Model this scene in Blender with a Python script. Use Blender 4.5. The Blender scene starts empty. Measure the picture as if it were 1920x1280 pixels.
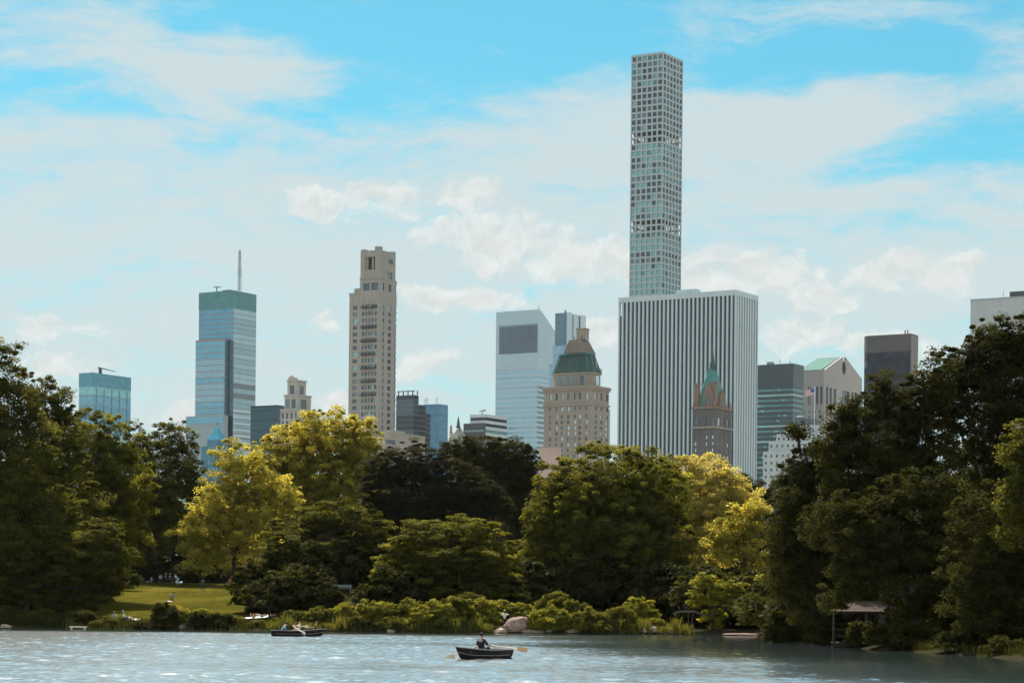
import bpy, bmesh, math, random
import numpy as np
from mathutils import Vector, Matrix

# ------------------------------------------------------------------ basics
F = 4267.0          # focal length in photo pixels (80 mm on a 36 mm wide frame)
YH = 1130.0         # photo row of the horizon
HC = 3.0            # eye height above the lake
RA = math.radians(0.55)   # the photograph leans slightly clockwise
TH = math.radians(31.0)   # the street grid's turn against the view
GZ = 5.2            # level of the city ground
S = bpy.context.scene
COL = S.collection
rnd = random.Random(7)


def uv(px, py):
    a, b = px - 960.0, py - YH
    return a * math.cos(RA) + b * math.sin(RA), -a * math.sin(RA) + b * math.cos(RA)


def P(px, py, D):
    u, v = uv(px, py)
    return Vector((u * D / F, D, HC - v * D / F))


def shore_far(x):
    return 228.0 + 1.6 * math.sin(x * .13) + .8 * math.sin(x * .41 + 1)


def inland(x, y):
    a = y - shore_far(x)
    xp = 24.5 + max(0.0, 165.0 - y) * .165 + .5 * math.sin(y * .5)
    b = (x - xp) * (1.0 if y > 165 else .98)
    return max(a, b)


def gz(x, y):
    s = inland(x, y)
    if s < 0:
        return -1.4 * (1 - math.exp(s / 5.0))
    knoll = 3.2 * math.exp(-((x + 17.6) / 6.0) ** 2 - ((y - 249.0) / 7.0) ** 2) * min(1.0, s / 8.0)
    return .32 * (1 - math.exp(-s / 1.2)) + 5.1 * min(1.0, s / 95.0) + knoll


def on_ground(px, D, py=1140):
    q = P(px, py, D)
    return Vector((q.x, D, gz(q.x, D)))


# ------------------------------------------------------------------ object helpers
def link(o, parent=None):
    COL.objects.link(o)
    if parent is not None:
        o.parent = parent
    return o


def tag(o, label=None, cat=None, group=None, kind=None):
    if label: o['label'] = label
    if cat: o['category'] = cat
    if group: o['group'] = group
    if kind: o['kind'] = kind
    return o


def thing(name, label, cat, loc=(0, 0, 0), rz=0.0, group=None):
    o = bpy.data.objects.new(name, None)
    o.empty_display_size = .5
    o.location = loc
    o.rotation_euler = (0, 0, rz)
    link(o)
    return tag(o, label, cat, group)


class MB:
    """collects shapes into one mesh"""
    def __init__(s):
        s.v = []; s.f = []; s.mi = []; s.m = 0; s.smooth = False

    def add(s, vs, fs):
        n = len(s.v)
        s.v.extend([tuple(p) for p in vs])
        for f in fs:
            s.f.append([n + i for i in f]); s.mi.append(s.m)

    def box(s, x0, x1, y0, y1, z0, z1):
        if x0 > x1: x0, x1 = x1, x0
        if y0 > y1: y0, y1 = y1, y0
        if z0 > z1: z0, z1 = z1, z0
        s.add([(x0, y0, z0), (x1, y0, z0), (x1, y1, z0), (x0, y1, z0), (x0, y0, z1), (x1, y0, z1), (x1, y1, z1), (x0, y1, z1)],
              [(3, 2, 1, 0), (4, 5, 6, 7), (0, 1, 5, 4), (1, 2, 6, 5), (2, 3, 7, 6), (3, 0, 4, 7)])

    def fbox(s, face, a0, a1, z0, z1, d0, d1, plane=0.0):
        if face == 'f': s.box(a0, a1, plane - d1, plane - d0, z0, z1)
        else: s.box(plane + d0, plane + d1, a0, a1, z0, z1)

    def prism(s, bot, top):
        """bot/top: equally long point lists, closed solid between them"""
        n = len(bot)
        fs = [tuple(reversed(range(n))), tuple(range(n, 2 * n))]
        for i in range(n):
            j = (i + 1) % n
            fs.append((i, j, n + j, n + i))
        s.add(list(bot) + list(top), fs)

    def tube(s, pts, rad, n=8, caps=True):
        pts = [Vector(p) for p in pts]
        if not hasattr(rad, '__len__'): rad = [rad] * len(pts)
        vs = []
        for i, p in enumerate(pts):
            t = (pts[min(i + 1, len(pts) - 1)] - pts[max(i - 1, 0)]).normalized()
            a = t.cross(Vector((0, 0, 1)) if abs(t.z) < .9 else Vector((1, 0, 0))).normalized()
            b = t.cross(a)
            for k in range(n):
                w = 2 * math.pi * k / n
                vs.append(p + (a * math.cos(w) + b * math.sin(w)) * rad[i])
        fs = []
        for i in range(len(pts) - 1):
            for k in range(n):
                k2 = (k + 1) % n
                fs.append((i * n + k, i * n + k2, (i + 1) * n + k2, (i + 1) * n + k))
        if caps:
            fs.append(tuple(reversed(range(n))))
            fs.append(tuple(range((len(pts) - 1) * n, len(pts) * n)))
        s.add(vs, fs)

    def build(s, name, mat, parent=None, smooth=False):
        me = bpy.data.meshes.new(name)
        me.from_pydata(s.v, [], s.f)
        for m in (mat if isinstance(mat, (list, tuple)) else [mat]):
            me.materials.append(m)
        if isinstance(mat, (list, tuple)):
            me.polygons.foreach_set('material_index', s.mi)
        bm = bmesh.new(); bm.from_mesh(me)
        bmesh.ops.recalc_face_normals(bm, faces=bm.faces)
        bm.to_mesh(me); bm.free()
        if smooth:
            me.polygons.foreach_set('use_smooth', [True] * len(me.polygons))
        return link(bpy.data.objects.new(name, me), parent)


def quads(name, V, mat, parent=None, attr=None):
    """numpy (n,4,3) quads to one mesh, attr = per-face float"""
    n = len(V)
    me = bpy.data.meshes.new(name)
    me.vertices.add(n * 4)
    me.vertices.foreach_set('co', np.ascontiguousarray(V, dtype=np.float32).ravel())
    me.loops.add(n * 4)
    me.loops.foreach_set('vertex_index', np.arange(n * 4, dtype=np.int32))
    me.polygons.add(n)
    me.polygons.foreach_set('loop_start', np.arange(0, n * 4, 4, dtype=np.int32))
    me.update(calc_edges=True)
    if attr is not None:
        a = me.attributes.new('tone', 'FLOAT', 'FACE')
        a.data.foreach_set('value', attr.astype(np.float32))
    me.materials.append(mat)
    return link(bpy.data.objects.new(name, me), parent)


# ------------------------------------------------------------------ materials
def nodes(name):
    m = bpy.data.materials.new(name); m.use_nodes = True
    t = m.node_tree
    return m, t, t.nodes['Principled BSDF'], t.nodes['Material Output']


def plain(name, col, rough=.8, var=.12, scale=.6, metallic=0.0, spec=.18, streak=1.0, bump=0.0):
    """a surface with weathered tone: two sizes of noise in object space"""
    m, t, b, out = nodes(name)
    tc = t.nodes.new('ShaderNodeTexCoord')
    mp = t.nodes.new('ShaderNodeMapping'); mp.inputs['Scale'].default_value = (1, 1, streak)
    t.links.new(tc.outputs['Object'], mp.inputs['Vector'])
    n1 = t.nodes.new('ShaderNodeTexNoise'); n1.inputs['Scale'].default_value = scale; n1.inputs['Detail'].default_value = 5
    n2 = t.nodes.new('ShaderNodeTexNoise'); n2.inputs['Scale'].default_value = scale * .13; n2.inputs['Detail'].default_value = 2
    for n in (n1, n2): t.links.new(mp.outputs[0], n.inputs['Vector'])
    ad = t.nodes.new('ShaderNodeMath'); ad.operation = 'ADD'
    t.links.new(n1.outputs[0], ad.inputs[0]); t.links.new(n2.outputs[0], ad.inputs[1])
    r = t.nodes.new('ShaderNodeMapRange'); r.inputs[1].default_value = .65; r.inputs[2].default_value = 1.35
    r.inputs[3].default_value = 1 - var * 1.4; r.inputs[4].default_value = 1 + var
    t.links.new(ad.outputs[0], r.inputs[0])
    mx = t.nodes.new('ShaderNodeVectorMath'); mx.operation = 'SCALE'
    mx.inputs[0].default_value = col[:3]
    t.links.new(r.outputs[0], mx.inputs['Scale'])
    t.links.new(mx.outputs[0], b.inputs['Base Color'])
    b.inputs['Roughness'].default_value = rough
    b.inputs['Metallic'].default_value = metallic
    b.inputs['Specular IOR Level'].default_value = spec
    if bump:
        bp = t.nodes.new('ShaderNodeBump'); bp.inputs['Strength'].default_value = bump
        bp.inputs['Distance'].default_value = .1
        t.links.new(n1.outputs[0], bp.inputs['Height']); t.links.new(bp.outputs[0], b.inputs['Normal'])
    return m


def glass(name, col, mirror=.7, rough=.08, warp=.02, scale=.25, var=.15):
    """coated facade glass: dark body, tinted mirror coat, panes not quite flat"""
    m, t, b, out = nodes(name)
    tc = t.nodes.new('ShaderNodeTexCoord')
    n = t.nodes.new('ShaderNodeTexNoise'); n.inputs['Scale'].default_value = scale; n.inputs['Detail'].default_value = 3
    t.links.new(tc.outputs['Object'], n.inputs['Vector'])
    sub = t.nodes.new('ShaderNodeVectorMath'); sub.operation = 'SUBTRACT'; sub.inputs[1].default_value = (.5, .5, .5)
    t.links.new(n.outputs['Color'], sub.inputs[0])
    sc = t.nodes.new('ShaderNodeVectorMath'); sc.operation = 'SCALE'; sc.inputs['Scale'].default_value = warp * 2
    t.links.new(sub.outputs[0], sc.inputs[0])
    g = t.nodes.new('ShaderNodeNewGeometry')
    ad = t.nodes.new('ShaderNodeVectorMath'); ad.operation = 'ADD'
    t.links.new(g.outputs['Normal'], ad.inputs[0]); t.links.new(sc.outputs[0], ad.inputs[1])
    no = t.nodes.new('ShaderNodeVectorMath'); no.operation = 'NORMALIZE'
    t.links.new(ad.outputs[0], no.inputs[0]); t.links.new(no.outputs[0], b.inputs['Normal'])
    r = t.nodes.new('ShaderNodeMapRange'); r.inputs[1].default_value = .3; r.inputs[2].default_value = .7
    r.inputs[3].default_value = 1 - var; r.inputs[4].default_value = 1 + var
    t.links.new(n.outputs[0], r.inputs[0])
    mx = t.nodes.new('ShaderNodeVectorMath'); mx.operation = 'SCALE'; mx.inputs[0].default_value = col[:3]
    t.links.new(r.outputs[0], mx.inputs['Scale'])
    t.links.new(mx.outputs[0], b.inputs['Base Color'])
    b.inputs['Metallic'].default_value = mirror
    b.inputs['Roughness'].default_value = rough
    return m


def leafmat(name, c0, c1, c2, trans=.45, gloss=.02):
    """leaves: two-sided, light shines through; tone of each leaf from the 'tone' attribute"""
    m, t, b, out = nodes(name)
    t.nodes.remove(b)
    at = t.nodes.new('ShaderNodeAttribute'); at.attribute_name = 'tone'
    cr = t.nodes.new('ShaderNodeValToRGB')
    e = cr.color_ramp.elements
    e[0].position = .0; e[0].color = (*c0, 1); e[1].position = 1.0; e[1].color = (*c2, 1)
    k = e.new(.5); k.color = (*c1, 1)
    t.links.new(at.outputs['Fac'], cr.inputs[0])
    df = t.nodes.new('ShaderNodeBsdfDiffuse'); tr = t.nodes.new('ShaderNodeBsdfTranslucent')
    gl = t.nodes.new('ShaderNodeBsdfGlossy'); gl.inputs['Roughness'].default_value = .55
    gl.inputs['Color'].default_value = (.5, .5, .38, 1)
    dk = t.nodes.new('ShaderNodeMixRGB'); dk.blend_type = 'MULTIPLY'; dk.inputs[0].default_value = 1
    dk.inputs[2].default_value = (.62, .66, .62, 1); t.links.new(cr.outputs[0], dk.inputs[1]); t.links.new(dk.outputs[0], df.inputs[0])
    hs = t.nodes.new('ShaderNodeMixRGB'); hs.blend_type = 'MULTIPLY'; hs.inputs[0].default_value = 1
    hs.inputs[2].default_value = (1.45, 1.38, .92, 1)
    t.links.new(cr.outputs[0], hs.inputs[1]); t.links.new(hs.outputs[0], tr.inputs[0])
    m1 = t.nodes.new('ShaderNodeMixShader'); m1.inputs[0].default_value = trans
    t.links.new(df.outputs[0], m1.inputs[1]); t.links.new(tr.outputs[0], m1.inputs[2])
    m2 = t.nodes.new('ShaderNodeMixShader'); m2.inputs[0].default_value = gloss * .35
    t.links.new(m1.outputs[0], m2.inputs[1]); t.links.new(gl.outputs[0], m2.inputs[2])
    t.links.new(m2.outputs[0], out.inputs['Surface'])
    return m


# ------------------------------------------------------------------ world, sun, camera
SUN_EL, SUN_AZ = math.radians(58), math.radians(-22)   # azimuth from +Y towards +X


def make_world():
    w = bpy.data.worlds.new("World"); S.world = w; w.use_nodes = True
    t = w.node_tree; bg = t.nodes['Background']; L = t.links.new
    N = t.nodes.new

    def mth(op, a, b=None, clamp=False):
        n = N('ShaderNodeMath'); n.operation = op; n.use_clamp = clamp
        for i, q in enumerate((a, b)):
            if q is None: continue
            if isinstance(q, (int, float)): n.inputs[i].default_value = q
            else: L(q, n.inputs[i])
        return n.outputs[0]

    def vm(op, a, b=None, c=None, out=0):
        n = N('ShaderNodeVectorMath'); n.operation = op
        for i, q in enumerate((a, b, c)):
            if q is None: continue
            if isinstance(q, tuple): n.inputs[i].default_value = q
            else: L(q, n.inputs[i])
        return n.outputs[out]

    def rng(x, a, b, c=0.0, d=1.0, smooth=True):
        n = N('ShaderNodeMapRange'); n.interpolation_type = 'SMOOTHSTEP' if smooth else 'LINEAR'
        L(x, n.inputs[0])
        for i, q in enumerate((a, b, c, d)): n.inputs[i + 1].default_value = q
        return n.outputs[0]

    def noise(vec, scale, detail, rough=.55):
        n = N('ShaderNodeTexNoise'); n.inputs['Scale'].default_value = scale; n.inputs['Detail'].default_value = detail
        n.inputs['Roughness'].default_value = rough; L(vec, n.inputs['Vector'])
        return n

    sky = N('ShaderNodeTexSky'); sky.sky_type = 'NISHITA'; sky.sun_disc = False
    sky.sun_elevation = SUN_EL; sky.sun_rotation = SUN_AZ
    sky.air_density = 1.0; sky.dust_density = .6; sky.ozone_density = 1.0
    tc = N('ShaderNodeTexCoord')
    sp = N('ShaderNodeSeparateXYZ'); L(tc.outputs['Generated'], sp.inputs[0])
    dx, dy, dz = sp.outputs
    az = mth('ARCTAN2', dx, dy)
    hyp = mth('SQRT', mth('ADD', mth('MULTIPLY', dx, dx), mth('MULTIPLY', dy, dy)))
    U = mth('MULTIPLY', az, 4.267)
    V = mth('MULTIPLY', mth('DIVIDE', dz, mth('MAXIMUM', hyp, .05)), 4.267)
    cb = N('ShaderNodeCombineXYZ'); L(U, cb.inputs[0]); L(V, cb.inputs[1])
    W = cb.outputs[0]
    # warps
    wn = noise(W, 5.0, 6, .6)
    W1 = vm('MULTIPLY_ADD', vm('SUBTRACT', wn.outputs['Color'], (.5, .5, .5)), (.22, .12, 0), W)
    wn2 = noise(W, 1.6, 3, .5)
    W2 = vm('MULTIPLY_ADD', vm('SUBTRACT', wn2.outputs['Color'], (.5, .5, .5)), (.5, .3, 0), W)

    def blob(vec, px, py, rx, ry):
        u, v = uv(px, py)
        cu, cv = math.atan(u / F) * 4.267, -v / 1000
        ix, iy = 1000 / rx, 1000 / ry
        q = vm('MULTIPLY_ADD', vec, (ix, iy, 0), (-cu * ix, -cv * iy, 0))
        return mth('SUBTRACT', 1.0, vm('DOT_PRODUCT', q, q, out=1), True)

    # thin high veil: streaks running up to the right
    mp = N('ShaderNodeMapping'); mp.inputs['Rotation'].default_value = (0, 0, math.radians(-17)); mp.inputs['Scale'].default_value = (1.0, 4.2, 1)
    L(W2, mp.inputs['Vector'])
    st = noise(mp.outputs[0], 2.2, 8, .62).outputs[0]
    mp2 = N('ShaderNodeMapping'); mp2.inputs['Rotation'].default_value = (0, 0, math.radians(-27)); mp2.inputs['Scale'].default_value = (1.0, 5.0, 1)
    L(W1, mp2.inputs['Vector'])
    st2 = noise(mp2.outputs[0], 7.0, 6, .6).outputs[0]
    base = mth('ADD', rng(V, .58, 1.2, .92, .12), rng(V, 1.22, 1.9, 0.0, .85))
    calmz = rng(V, 1.2, 1.8, 1.0, .35)
    cover = mth('ADD', base, mth('MULTIPLY', mth('MULTIPLY', mth('SUBTRACT', st, .5), 1.9), calmz))
    cover = mth('ADD', cover, mth('MULTIPLY', mth('SUBTRACT', st2, .5), 1.0))
    mp3 = N('ShaderNodeMapping'); mp3.inputs['Rotation'].default_value = (0, 0, math.radians(-20)); mp3.inputs['Scale'].default_value = (1.0, 3.2, 1)
    L(W1, mp3.inputs['Vector'])
    st3 = noise(mp3.outputs[0], 17.0, 7, .65).outputs[0]
    cover = mth('ADD', cover, mth('MULTIPLY', mth('SUBTRACT', st3, .5), .6))
    for px, py, rx, ry, k in ((300, 150, 330, 110, .55), (80, 60, 200, 120, .25), (480, 110, 200, 90, .3), (1300, 210, 420, 110, .5),
                              (1650, 40, 330, 70, .2), (700, 330, 600, 140, .2), (1250, 20, 300, 40, .22), (1500, 300, 250, 120, .25), (1880, 130, 160, 90, .2)):
        cover = mth('ADD', cover, mth('MULTIPLY', blob(W2, px, py, rx, ry), k))
    for px, py, rx, ry, k in ((780, 60, 420, 110, .55), (1120, 60, 160, 100, .5), (640, 190, 330, 60, .5), (1560, 110, 330, 70, .65), (1690, 320, 260, 70, .62), (100, 230, 260, 50, .35),
                              (1850, 260, 160, 60, .4), (380, 330, 160, 40, .15)):
        cover = mth('SUBTRACT', cover, mth('MULTIPLY', blob(W2, px, py, rx, ry), k))
    veil = rng(cover, -.05, 1.0, 0, .93)
    # heaped clouds low over the city
    heap = None
    for px, py, rx, ry in ((610, 385, 120, 62), (730, 365, 105, 58), (850, 430, 100, 60), (930, 450, 150, 80), (880, 370, 120, 50), (870, 550, 190, 48), (1050, 480, 120, 70), (1180, 490, 110, 70), (1420, 515, 190, 75),
                           (1330, 540, 130, 80), (1520, 560, 120, 60), (1660, 520, 110, 45), (1760, 525, 120, 55), (1810, 512, 80, 42), (1715, 505, 80, 40), (1500, 640, 150, 60), (95, 622, 120, 45), (110, 690, 110, 38), (610, 600, 45, 40), (795, 680, 70, 42),
                           (345, 775, 80, 40), (1130, 620, 120, 50), (640, 750, 70, 40), (700, 560, 60, 28), (1640, 660, 140, 40)):
        q = blob(W1, px, py, rx * .92, ry * .84)
        heap = q if heap is None else mth('MAXIMUM', heap, q)
    fine = noise(W1, 19.0, 9, .62).outputs[0]
    heap = mth('ADD', heap, mth('MULTIPLY', mth('SUBTRACT', fine, .54), mth('MULTIPLY', rng(heap, 0, .35, 0, 1), 2.7)))
    hmask = rng(heap, .10, .80, 0, .88)
    # sunlit upper edges and shaded bellies of the puffs
    f2 = noise(vm('ADD', W1, (-.004, .018, 0)), 19.0, 9, .62).outputs[0]
    hl = mth('ADD', .985, mth('MULTIPLY', mth('SUBTRACT', fine, f2), .55))
    # colours (radiance before the background strength)
    K = 10.0
    tint = N('ShaderNodeMixRGB'); tint.blend_type = 'MULTIPLY'; tint.inputs[0].default_value = 1
    L(sky.outputs[0], tint.inputs[1]); tint.inputs[2].default_value = (SKYT[0], SKYT[1], SKYT[2], 1)
    m1 = N('ShaderNodeMixRGB'); L(veil, m1.inputs[0]); L(tint.outputs[0], m1.inputs[1])
    m1.inputs[2].default_value = (.412 * K, .475 * K, .486 * K, 1)
    hc = N('ShaderNodeVectorMath'); hc.operation = 'SCALE'; hc.inputs[0].default_value = (.50 * K, .525 * K, .515 * K)
    L(hl, hc.inputs['Scale'])
    m2 = N('ShaderNodeMixRGB'); L(hmask, m2.inputs[0]); L(m1.outputs[0], m2.inputs[1]); L(hc.outputs[0], m2.inputs[2])
    # sky opposite the sun and overhead: brightness added to lift facades and water
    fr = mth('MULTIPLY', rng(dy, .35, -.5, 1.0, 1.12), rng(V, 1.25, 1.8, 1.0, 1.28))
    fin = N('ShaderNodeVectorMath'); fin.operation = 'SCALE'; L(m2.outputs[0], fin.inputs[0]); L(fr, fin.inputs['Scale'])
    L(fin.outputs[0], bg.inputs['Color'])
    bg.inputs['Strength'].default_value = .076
    w.cycles.sampling_method = 'MANUAL'; w.cycles.sample_map_resolution = 1024


SKYT = (.30, .80, .78)


def make_sun_camera():
    su = bpy.data.lights.new('sun', 'SUN'); su.energy = 5.0; su.angle = math.radians(.53); su.color = (1, .95, .86)
    so = link(bpy.data.objects.new('sun', su))
    d = Vector((math.sin(SUN_AZ) * math.cos(SUN_EL), math.cos(SUN_AZ) * math.cos(SUN_EL), math.sin(SUN_EL)))
    so.rotation_euler = d.to_track_quat('Z', 'Y').to_euler(); so.location = (0, 0, 60)
    ca = bpy.data.cameras.new('camera'); ca.lens = F / 1920 * 36; ca.sensor_width = 36; ca.sensor_fit = 'HORIZONTAL'
    ca.shift_y = (YH - 640) / 1920; ca.clip_start = .5; ca.clip_end = 20000
    co = link(bpy.data.objects.new('camera', ca))
    co.matrix_world = Matrix.Translation((0, 0, HC)) @ Matrix.Rotation(math.pi / 2, 4, 'X') @ Matrix.Rotation(RA, 4, 'Z')
    S.camera = co
    vs = S.view_settings; vs.view_transform = 'Standard'; vs.look = 'None'; vs.gamma = 1; vs.use_curve_mapping = False; vs.exposure = EXPO
    c = S.cycles; c.use_denoising = True; c.max_bounces = 6; c.diffuse_bounces = 2; c.glossy_bounces = 3; c.transmission_bounces = 3
    c.use_adaptive_sampling = True; c.adaptive_threshold = .015; c.sample_clamp_indirect = 6
    try: c.denoising_prefilter = 'ACCURATE'
    except Exception: pass


EXPO = 1.0
# ------------------------------------------------------------------ buildings
class Bld:
    """local frame: origin at the near corner, left face on y = 0 (x from -L to 0), right face on x = 0 (y from 0 to R)"""
    ex = Vector((math.cos(TH), -math.sin(TH))); ey = Vector((math.sin(TH), math.cos(TH)))

    def __init__(s, name, label, xc, yt, D, xl, xr, cat='building'):
        C = P(xc, yt, D)
        s.o = Vector((C.x, C.y)); s.xc = xc; s.D = D
        s.root = thing(name, label, cat, (C.x, C.y, GZ), -TH)
        s.H = C.z - GZ
        s.L = -s.fx(xl, yt); s.R = s.sy(xr, yt)
        s.w = MB(); s.wins = []

    def fx(s, px, py=None, y0=0.0):
        u = uv(px, 900 if py is None else py)[0] / F
        return (u * (s.o.y + y0 * s.ey.y) - s.o.x - y0 * s.ey.x) / (s.ex.x - u * s.ex.y)

    def sy(s, px, py=None, x0=0.0):
        u = uv(px, 900 if py is None else py)[0] / F
        return (u * (s.o.y + x0 * s.ex.y) - s.o.x - x0 * s.ex.x) / (s.ey.x - u * s.ey.y)

    def dep(s, x, y):
        return s.o.y + x * s.ex.y + y * s.ey.y

    def z(s, py, px=None, x=0.0, y=0.0):
        return HC - uv(s.xc if px is None else px, py)[1] * s.dep(x, y) / F - GZ

    def punched(s, xa, xb, ya, yb, z0, z1, fc, sc, rows, rec=.6, wins=None, mb=None):
        """a solid block whose front and right side are piers and spandrels round real window openings"""
        mb = mb or s.w; wins = s.wins if wins is None else wins
        mb.box(xa, xb - rec, ya + rec, yb, z0, z1)
        rows = sorted(rows)
        for face, a0, a1, cols, plane in (('f', xa, xb, sorted(fc), ya), ('s', ya + rec, yb, sorted(sc), xb)):
            p = a0
            for c0, c1 in cols:
                if c0 > p: mb.fbox(face, p, c0, z0, z1, -rec, 0, plane)
                q = z0
                for r0, r1 in rows:
                    if r0 > q: mb.fbox(face, c0, c1, q, r0, -rec, -.06, plane)
                    wins.append((face, c0, c1, r0, r1, plane, rec))
                    q = r1
                if q < z1: mb.fbox(face, c0, c1, q, z1, -rec, -.06, plane)
                p = c1
            if p < a1: mb.fbox(face, p, a1, z0, z1, -rec, 0, plane)

    def pane(s, mb, w):
        face, a0, a1, z0, z1, plane, rec = w
        mb.fbox(face, a0, a1, z0, z1, -rec - .02, -rec + .08, plane)

    def finish(s, wallmat, winmats, name='window', weights=None):
        s.w.build('wall', wallmat, s.root)
        ws = list(s.wins)
        rnd.shuffle(ws)
        ws.sort(key=lambda w: -round((w[2] - w[1]) * (w[4] - w[3]) * (1.2 if w[0] == 'f' else .8), 0))
        for w in ws[:100]:
            mb = MB(); s.pane(mb, w)
            mb.build(name, rnd.choices(winmats, weights)[0], s.root)
        if ws[100:]:
            mb = MB()
            for w in ws[100:]:
                mb.m = rnd.choices(range(len(winmats)), weights)[0]
                s.pane(mb, w)
            tag(mb.build(name, winmats, s.root), kind='stuff')


def cells(a0, a1, n, frac=.6):
    """n evenly spaced openings between a0 and a1, each frac of its bay wide"""
    p = (a1 - a0) / n
    return [(a0 + p * (i + .5 - frac / 2), a0 + p * (i + .5 + frac / 2)) for i in range(n)]


def banded(b, xa, xb, ya, yb, z0, z1, n, frac, band, glassmats, name='window_band', out=.15, keep=None):
    """floors of ribbon glass between solid spandrel bands"""
    p = (z1 - z0) / n
    for i in range(n):
        za = z0 + i * p
        b_ = MB(); b_.box(xa + out, xb - out, ya + out, yb - out, za + p * frac, za + p)
        b_.build(name, rnd.choice(glassmats), b.root)
        band.box(xa, xb, ya, yb, za, za + p * frac)


def octagon(x0, x1, y0, y1, c, z):
    return [(x0 + c, y0, z), (x1 - c, y0, z), (x1, y0 + c, z), (x1, y1 - c, z), (x1 - c, y1, z), (x0 + c, y1, z), (x0, y1 - c, z), (x0, y0 + c, z)]


def rect(x0, x1, y0, y1, z):
    return [(x0, y0, z), (x1, y0, z), (x1, y1, z), (x0, y1, z)]


def city():
    conc = plain('pale_concrete', (.44, .45, .45), var=.06)
    lime = plain('limestone', (.335, .295, .255), var=.08, streak=.3)
    lime2 = plain('cream_limestone', (.41, .37, .32), var=.08, streak=.3)
    tanb = plain('tan_brick', (.30, .245, .20), var=.1, streak=.4)
    dkst = plain('weathered_stone', (.27, .22, .19), var=.2, scale=1.2)
    marb = plain('white_marble', (.50, .555, .565), var=.05, streak=.2)
    gd = glass('dark_glass', (.09, .12, .14), .55, .1)
    gg = glass('grey_glass', (.16, .2, .22), .5, .12)
    gt = glass('teal_glass', (.25, .47, .47), .55, .1)
    gp = glass('pale_glass', (.45, .58, .6), .55, .12)
    gb = glass('blue_glass', (.15, .32, .42), .65, .08, var=.08)
    gb2 = glass('blue_glass_light', (.19, .37, .46), .65, .08, var=.08)
    gs = glass('silver_glass', (.38, .49, .52), .65, .08, var=.08)
    gs2 = glass('silver_glass_dim', (.29, .41, .46), .65, .08, var=.08)
    cop = plain('green_copper', (.05, .095, .082), var=.25, scale=.8, streak=.2, rough=.6)
    copb = plain('bright_copper', (.07, .22, .20), var=.25, scale=1, streak=.25, rough=.55)
    dkm = plain('dark_metal', (.06, .065, .07), rough=.5)
    gym = plain('grey_metal', (.3, .32, .33), rough=.5)
    whm = plain('white_metal', (.62, .66, .67), rough=.45, var=.05)

    # 1 blue glass slab at the far left
    b = Bld('glass_tower', 'blue-green glass slab with a maintenance crane on its roof, standing alone at the left', 174, 698, 1900, 148, 246)
    bm_ = MB(); banded(b, -b.L, 0, 0, b.R, 0, b.z(724), 22, .18, bm_, [gb, gt, gb2]); bm_.build('spandrel', plain('teal_spandrel', (.2, .34, .38)), b.root)
    c = MB(); c.box(-b.L, 0, 0, b.R, b.z(724), b.H); c.build('crown_band', glass('teal_band', (.11, .28, .34), .5, .2), b.root)
    for i in range(5):
        yy = b.R * (.1 + .2 * i)
        m = MB(); m.box(.02, .35, yy - .25, yy + .25, 0, b.z(726)); m.build('mullion', gb2, b.root)
    c = MB(); y0 = b.sy(193); c.box(-6, -4, y0, y0 + 2, b.H, b.H + 5); c.tube([(-5, y0 - 2, b.H + 5.5), (-5, y0 + 20, b.H + 4)], [.5, .3], 6); c.build('roof_crane', dkm, b.root)

    # 2 glass office tower with mast
    b = Bld('office_tower', 'tall blue glass tower with a green top band and a lattice mast', 438, 544, 1720, 373, 481)
    rg = glass('green_band_glass', (.10, .23, .235), .4, .2)
    brown = plain('brown_spandrel', (.30, .25, .24), var=.1)
    zt = b.z(578); xs = b.fx(428, 640); zs = b.z(640, 400, b.fx(400, 640))
    band = MB()
    nf = 58; p = (zt) / nf
    for i in range(nf):
        za = i * p
        if za + p < b.z(870): continue
        m = MB(); m.m = 0; m.box(-b.L + .15, -.15, .15, b.R, za + .55, za + p)
        m.m = rnd.choice([2, 2, 3]) if not b.z(765) < za < b.z(722) else rnd.choice([3, 4, 4]); m.box(-.148, .02, .3, b.R - .1, za + .55, za + p)  # darker panes on some lower floors stand for dark reflections
        if za > zs: m.m = 0
        m.build('window_band', [gb, gb2, gs, gs2, gg], b.root)
        band.box(-b.L, .05, 0, b.R + .02, za, za + .55)
    c = MB(); n = 7
    for i in range(n):
        za = zt + (b.H - zt) * i / n; zb = zt + (b.H - zt) * (i + 1) / n
        c.box(-b.L - .05 * (i % 2), .05 * (i % 2), -.05 * (i % 2), b.R, za, zb)
    c.build('crown_band', rg, b.root)
    # lower block set in front of the left face, a dark notch between the two
    xl2 = b.fx(367, 650, -4.0); z2 = b.z(640, 390, -20, -4)
    n = 42; p = z2 / n
    for i in range(n):
        za = i * p
        if za + p < b.z(870): continue
        m = MB(); m.box(xl2, xs, -4, -.05, za + .55, za + p); m.build('window_band', rnd.choice([gb2, gs2, gb2]), b.root)
        band.box(xl2 - .1, xs + .1, -4.1, -.04, za, za + .55)
    band.box(xl2 - .1, xs + .1, -4.1, -.04, z2 + .01, z2 + 1.4)
    m = MB(); m.box(xs + .12, b.fx(436), -.5, -.01, 0, z2); m.build('corner_recess', gd, b.root)
    # podium and the curved pale bands low on the right face
    zp = b.z(780, 390, -25, -8); xp = b.fx(349, 800, -9)
    m = MB(); m.box(xp, b.fx(420, 800, -9), -9, -4.2, 0, zp); m.build('podium', plain('podium_stone', (.30, .35, .37)), b.root)
    m = MB(); m.box(xp - .1, b.fx(419, 800, -9), -9.2, -9.0, zp - 6, zp - .8); m.build('podium_window', gb2, b.root)
    curve = MB(); gl2 = MB()
    zc0, zc1 = b.z(865), b.z(760)
    n = 9
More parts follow.
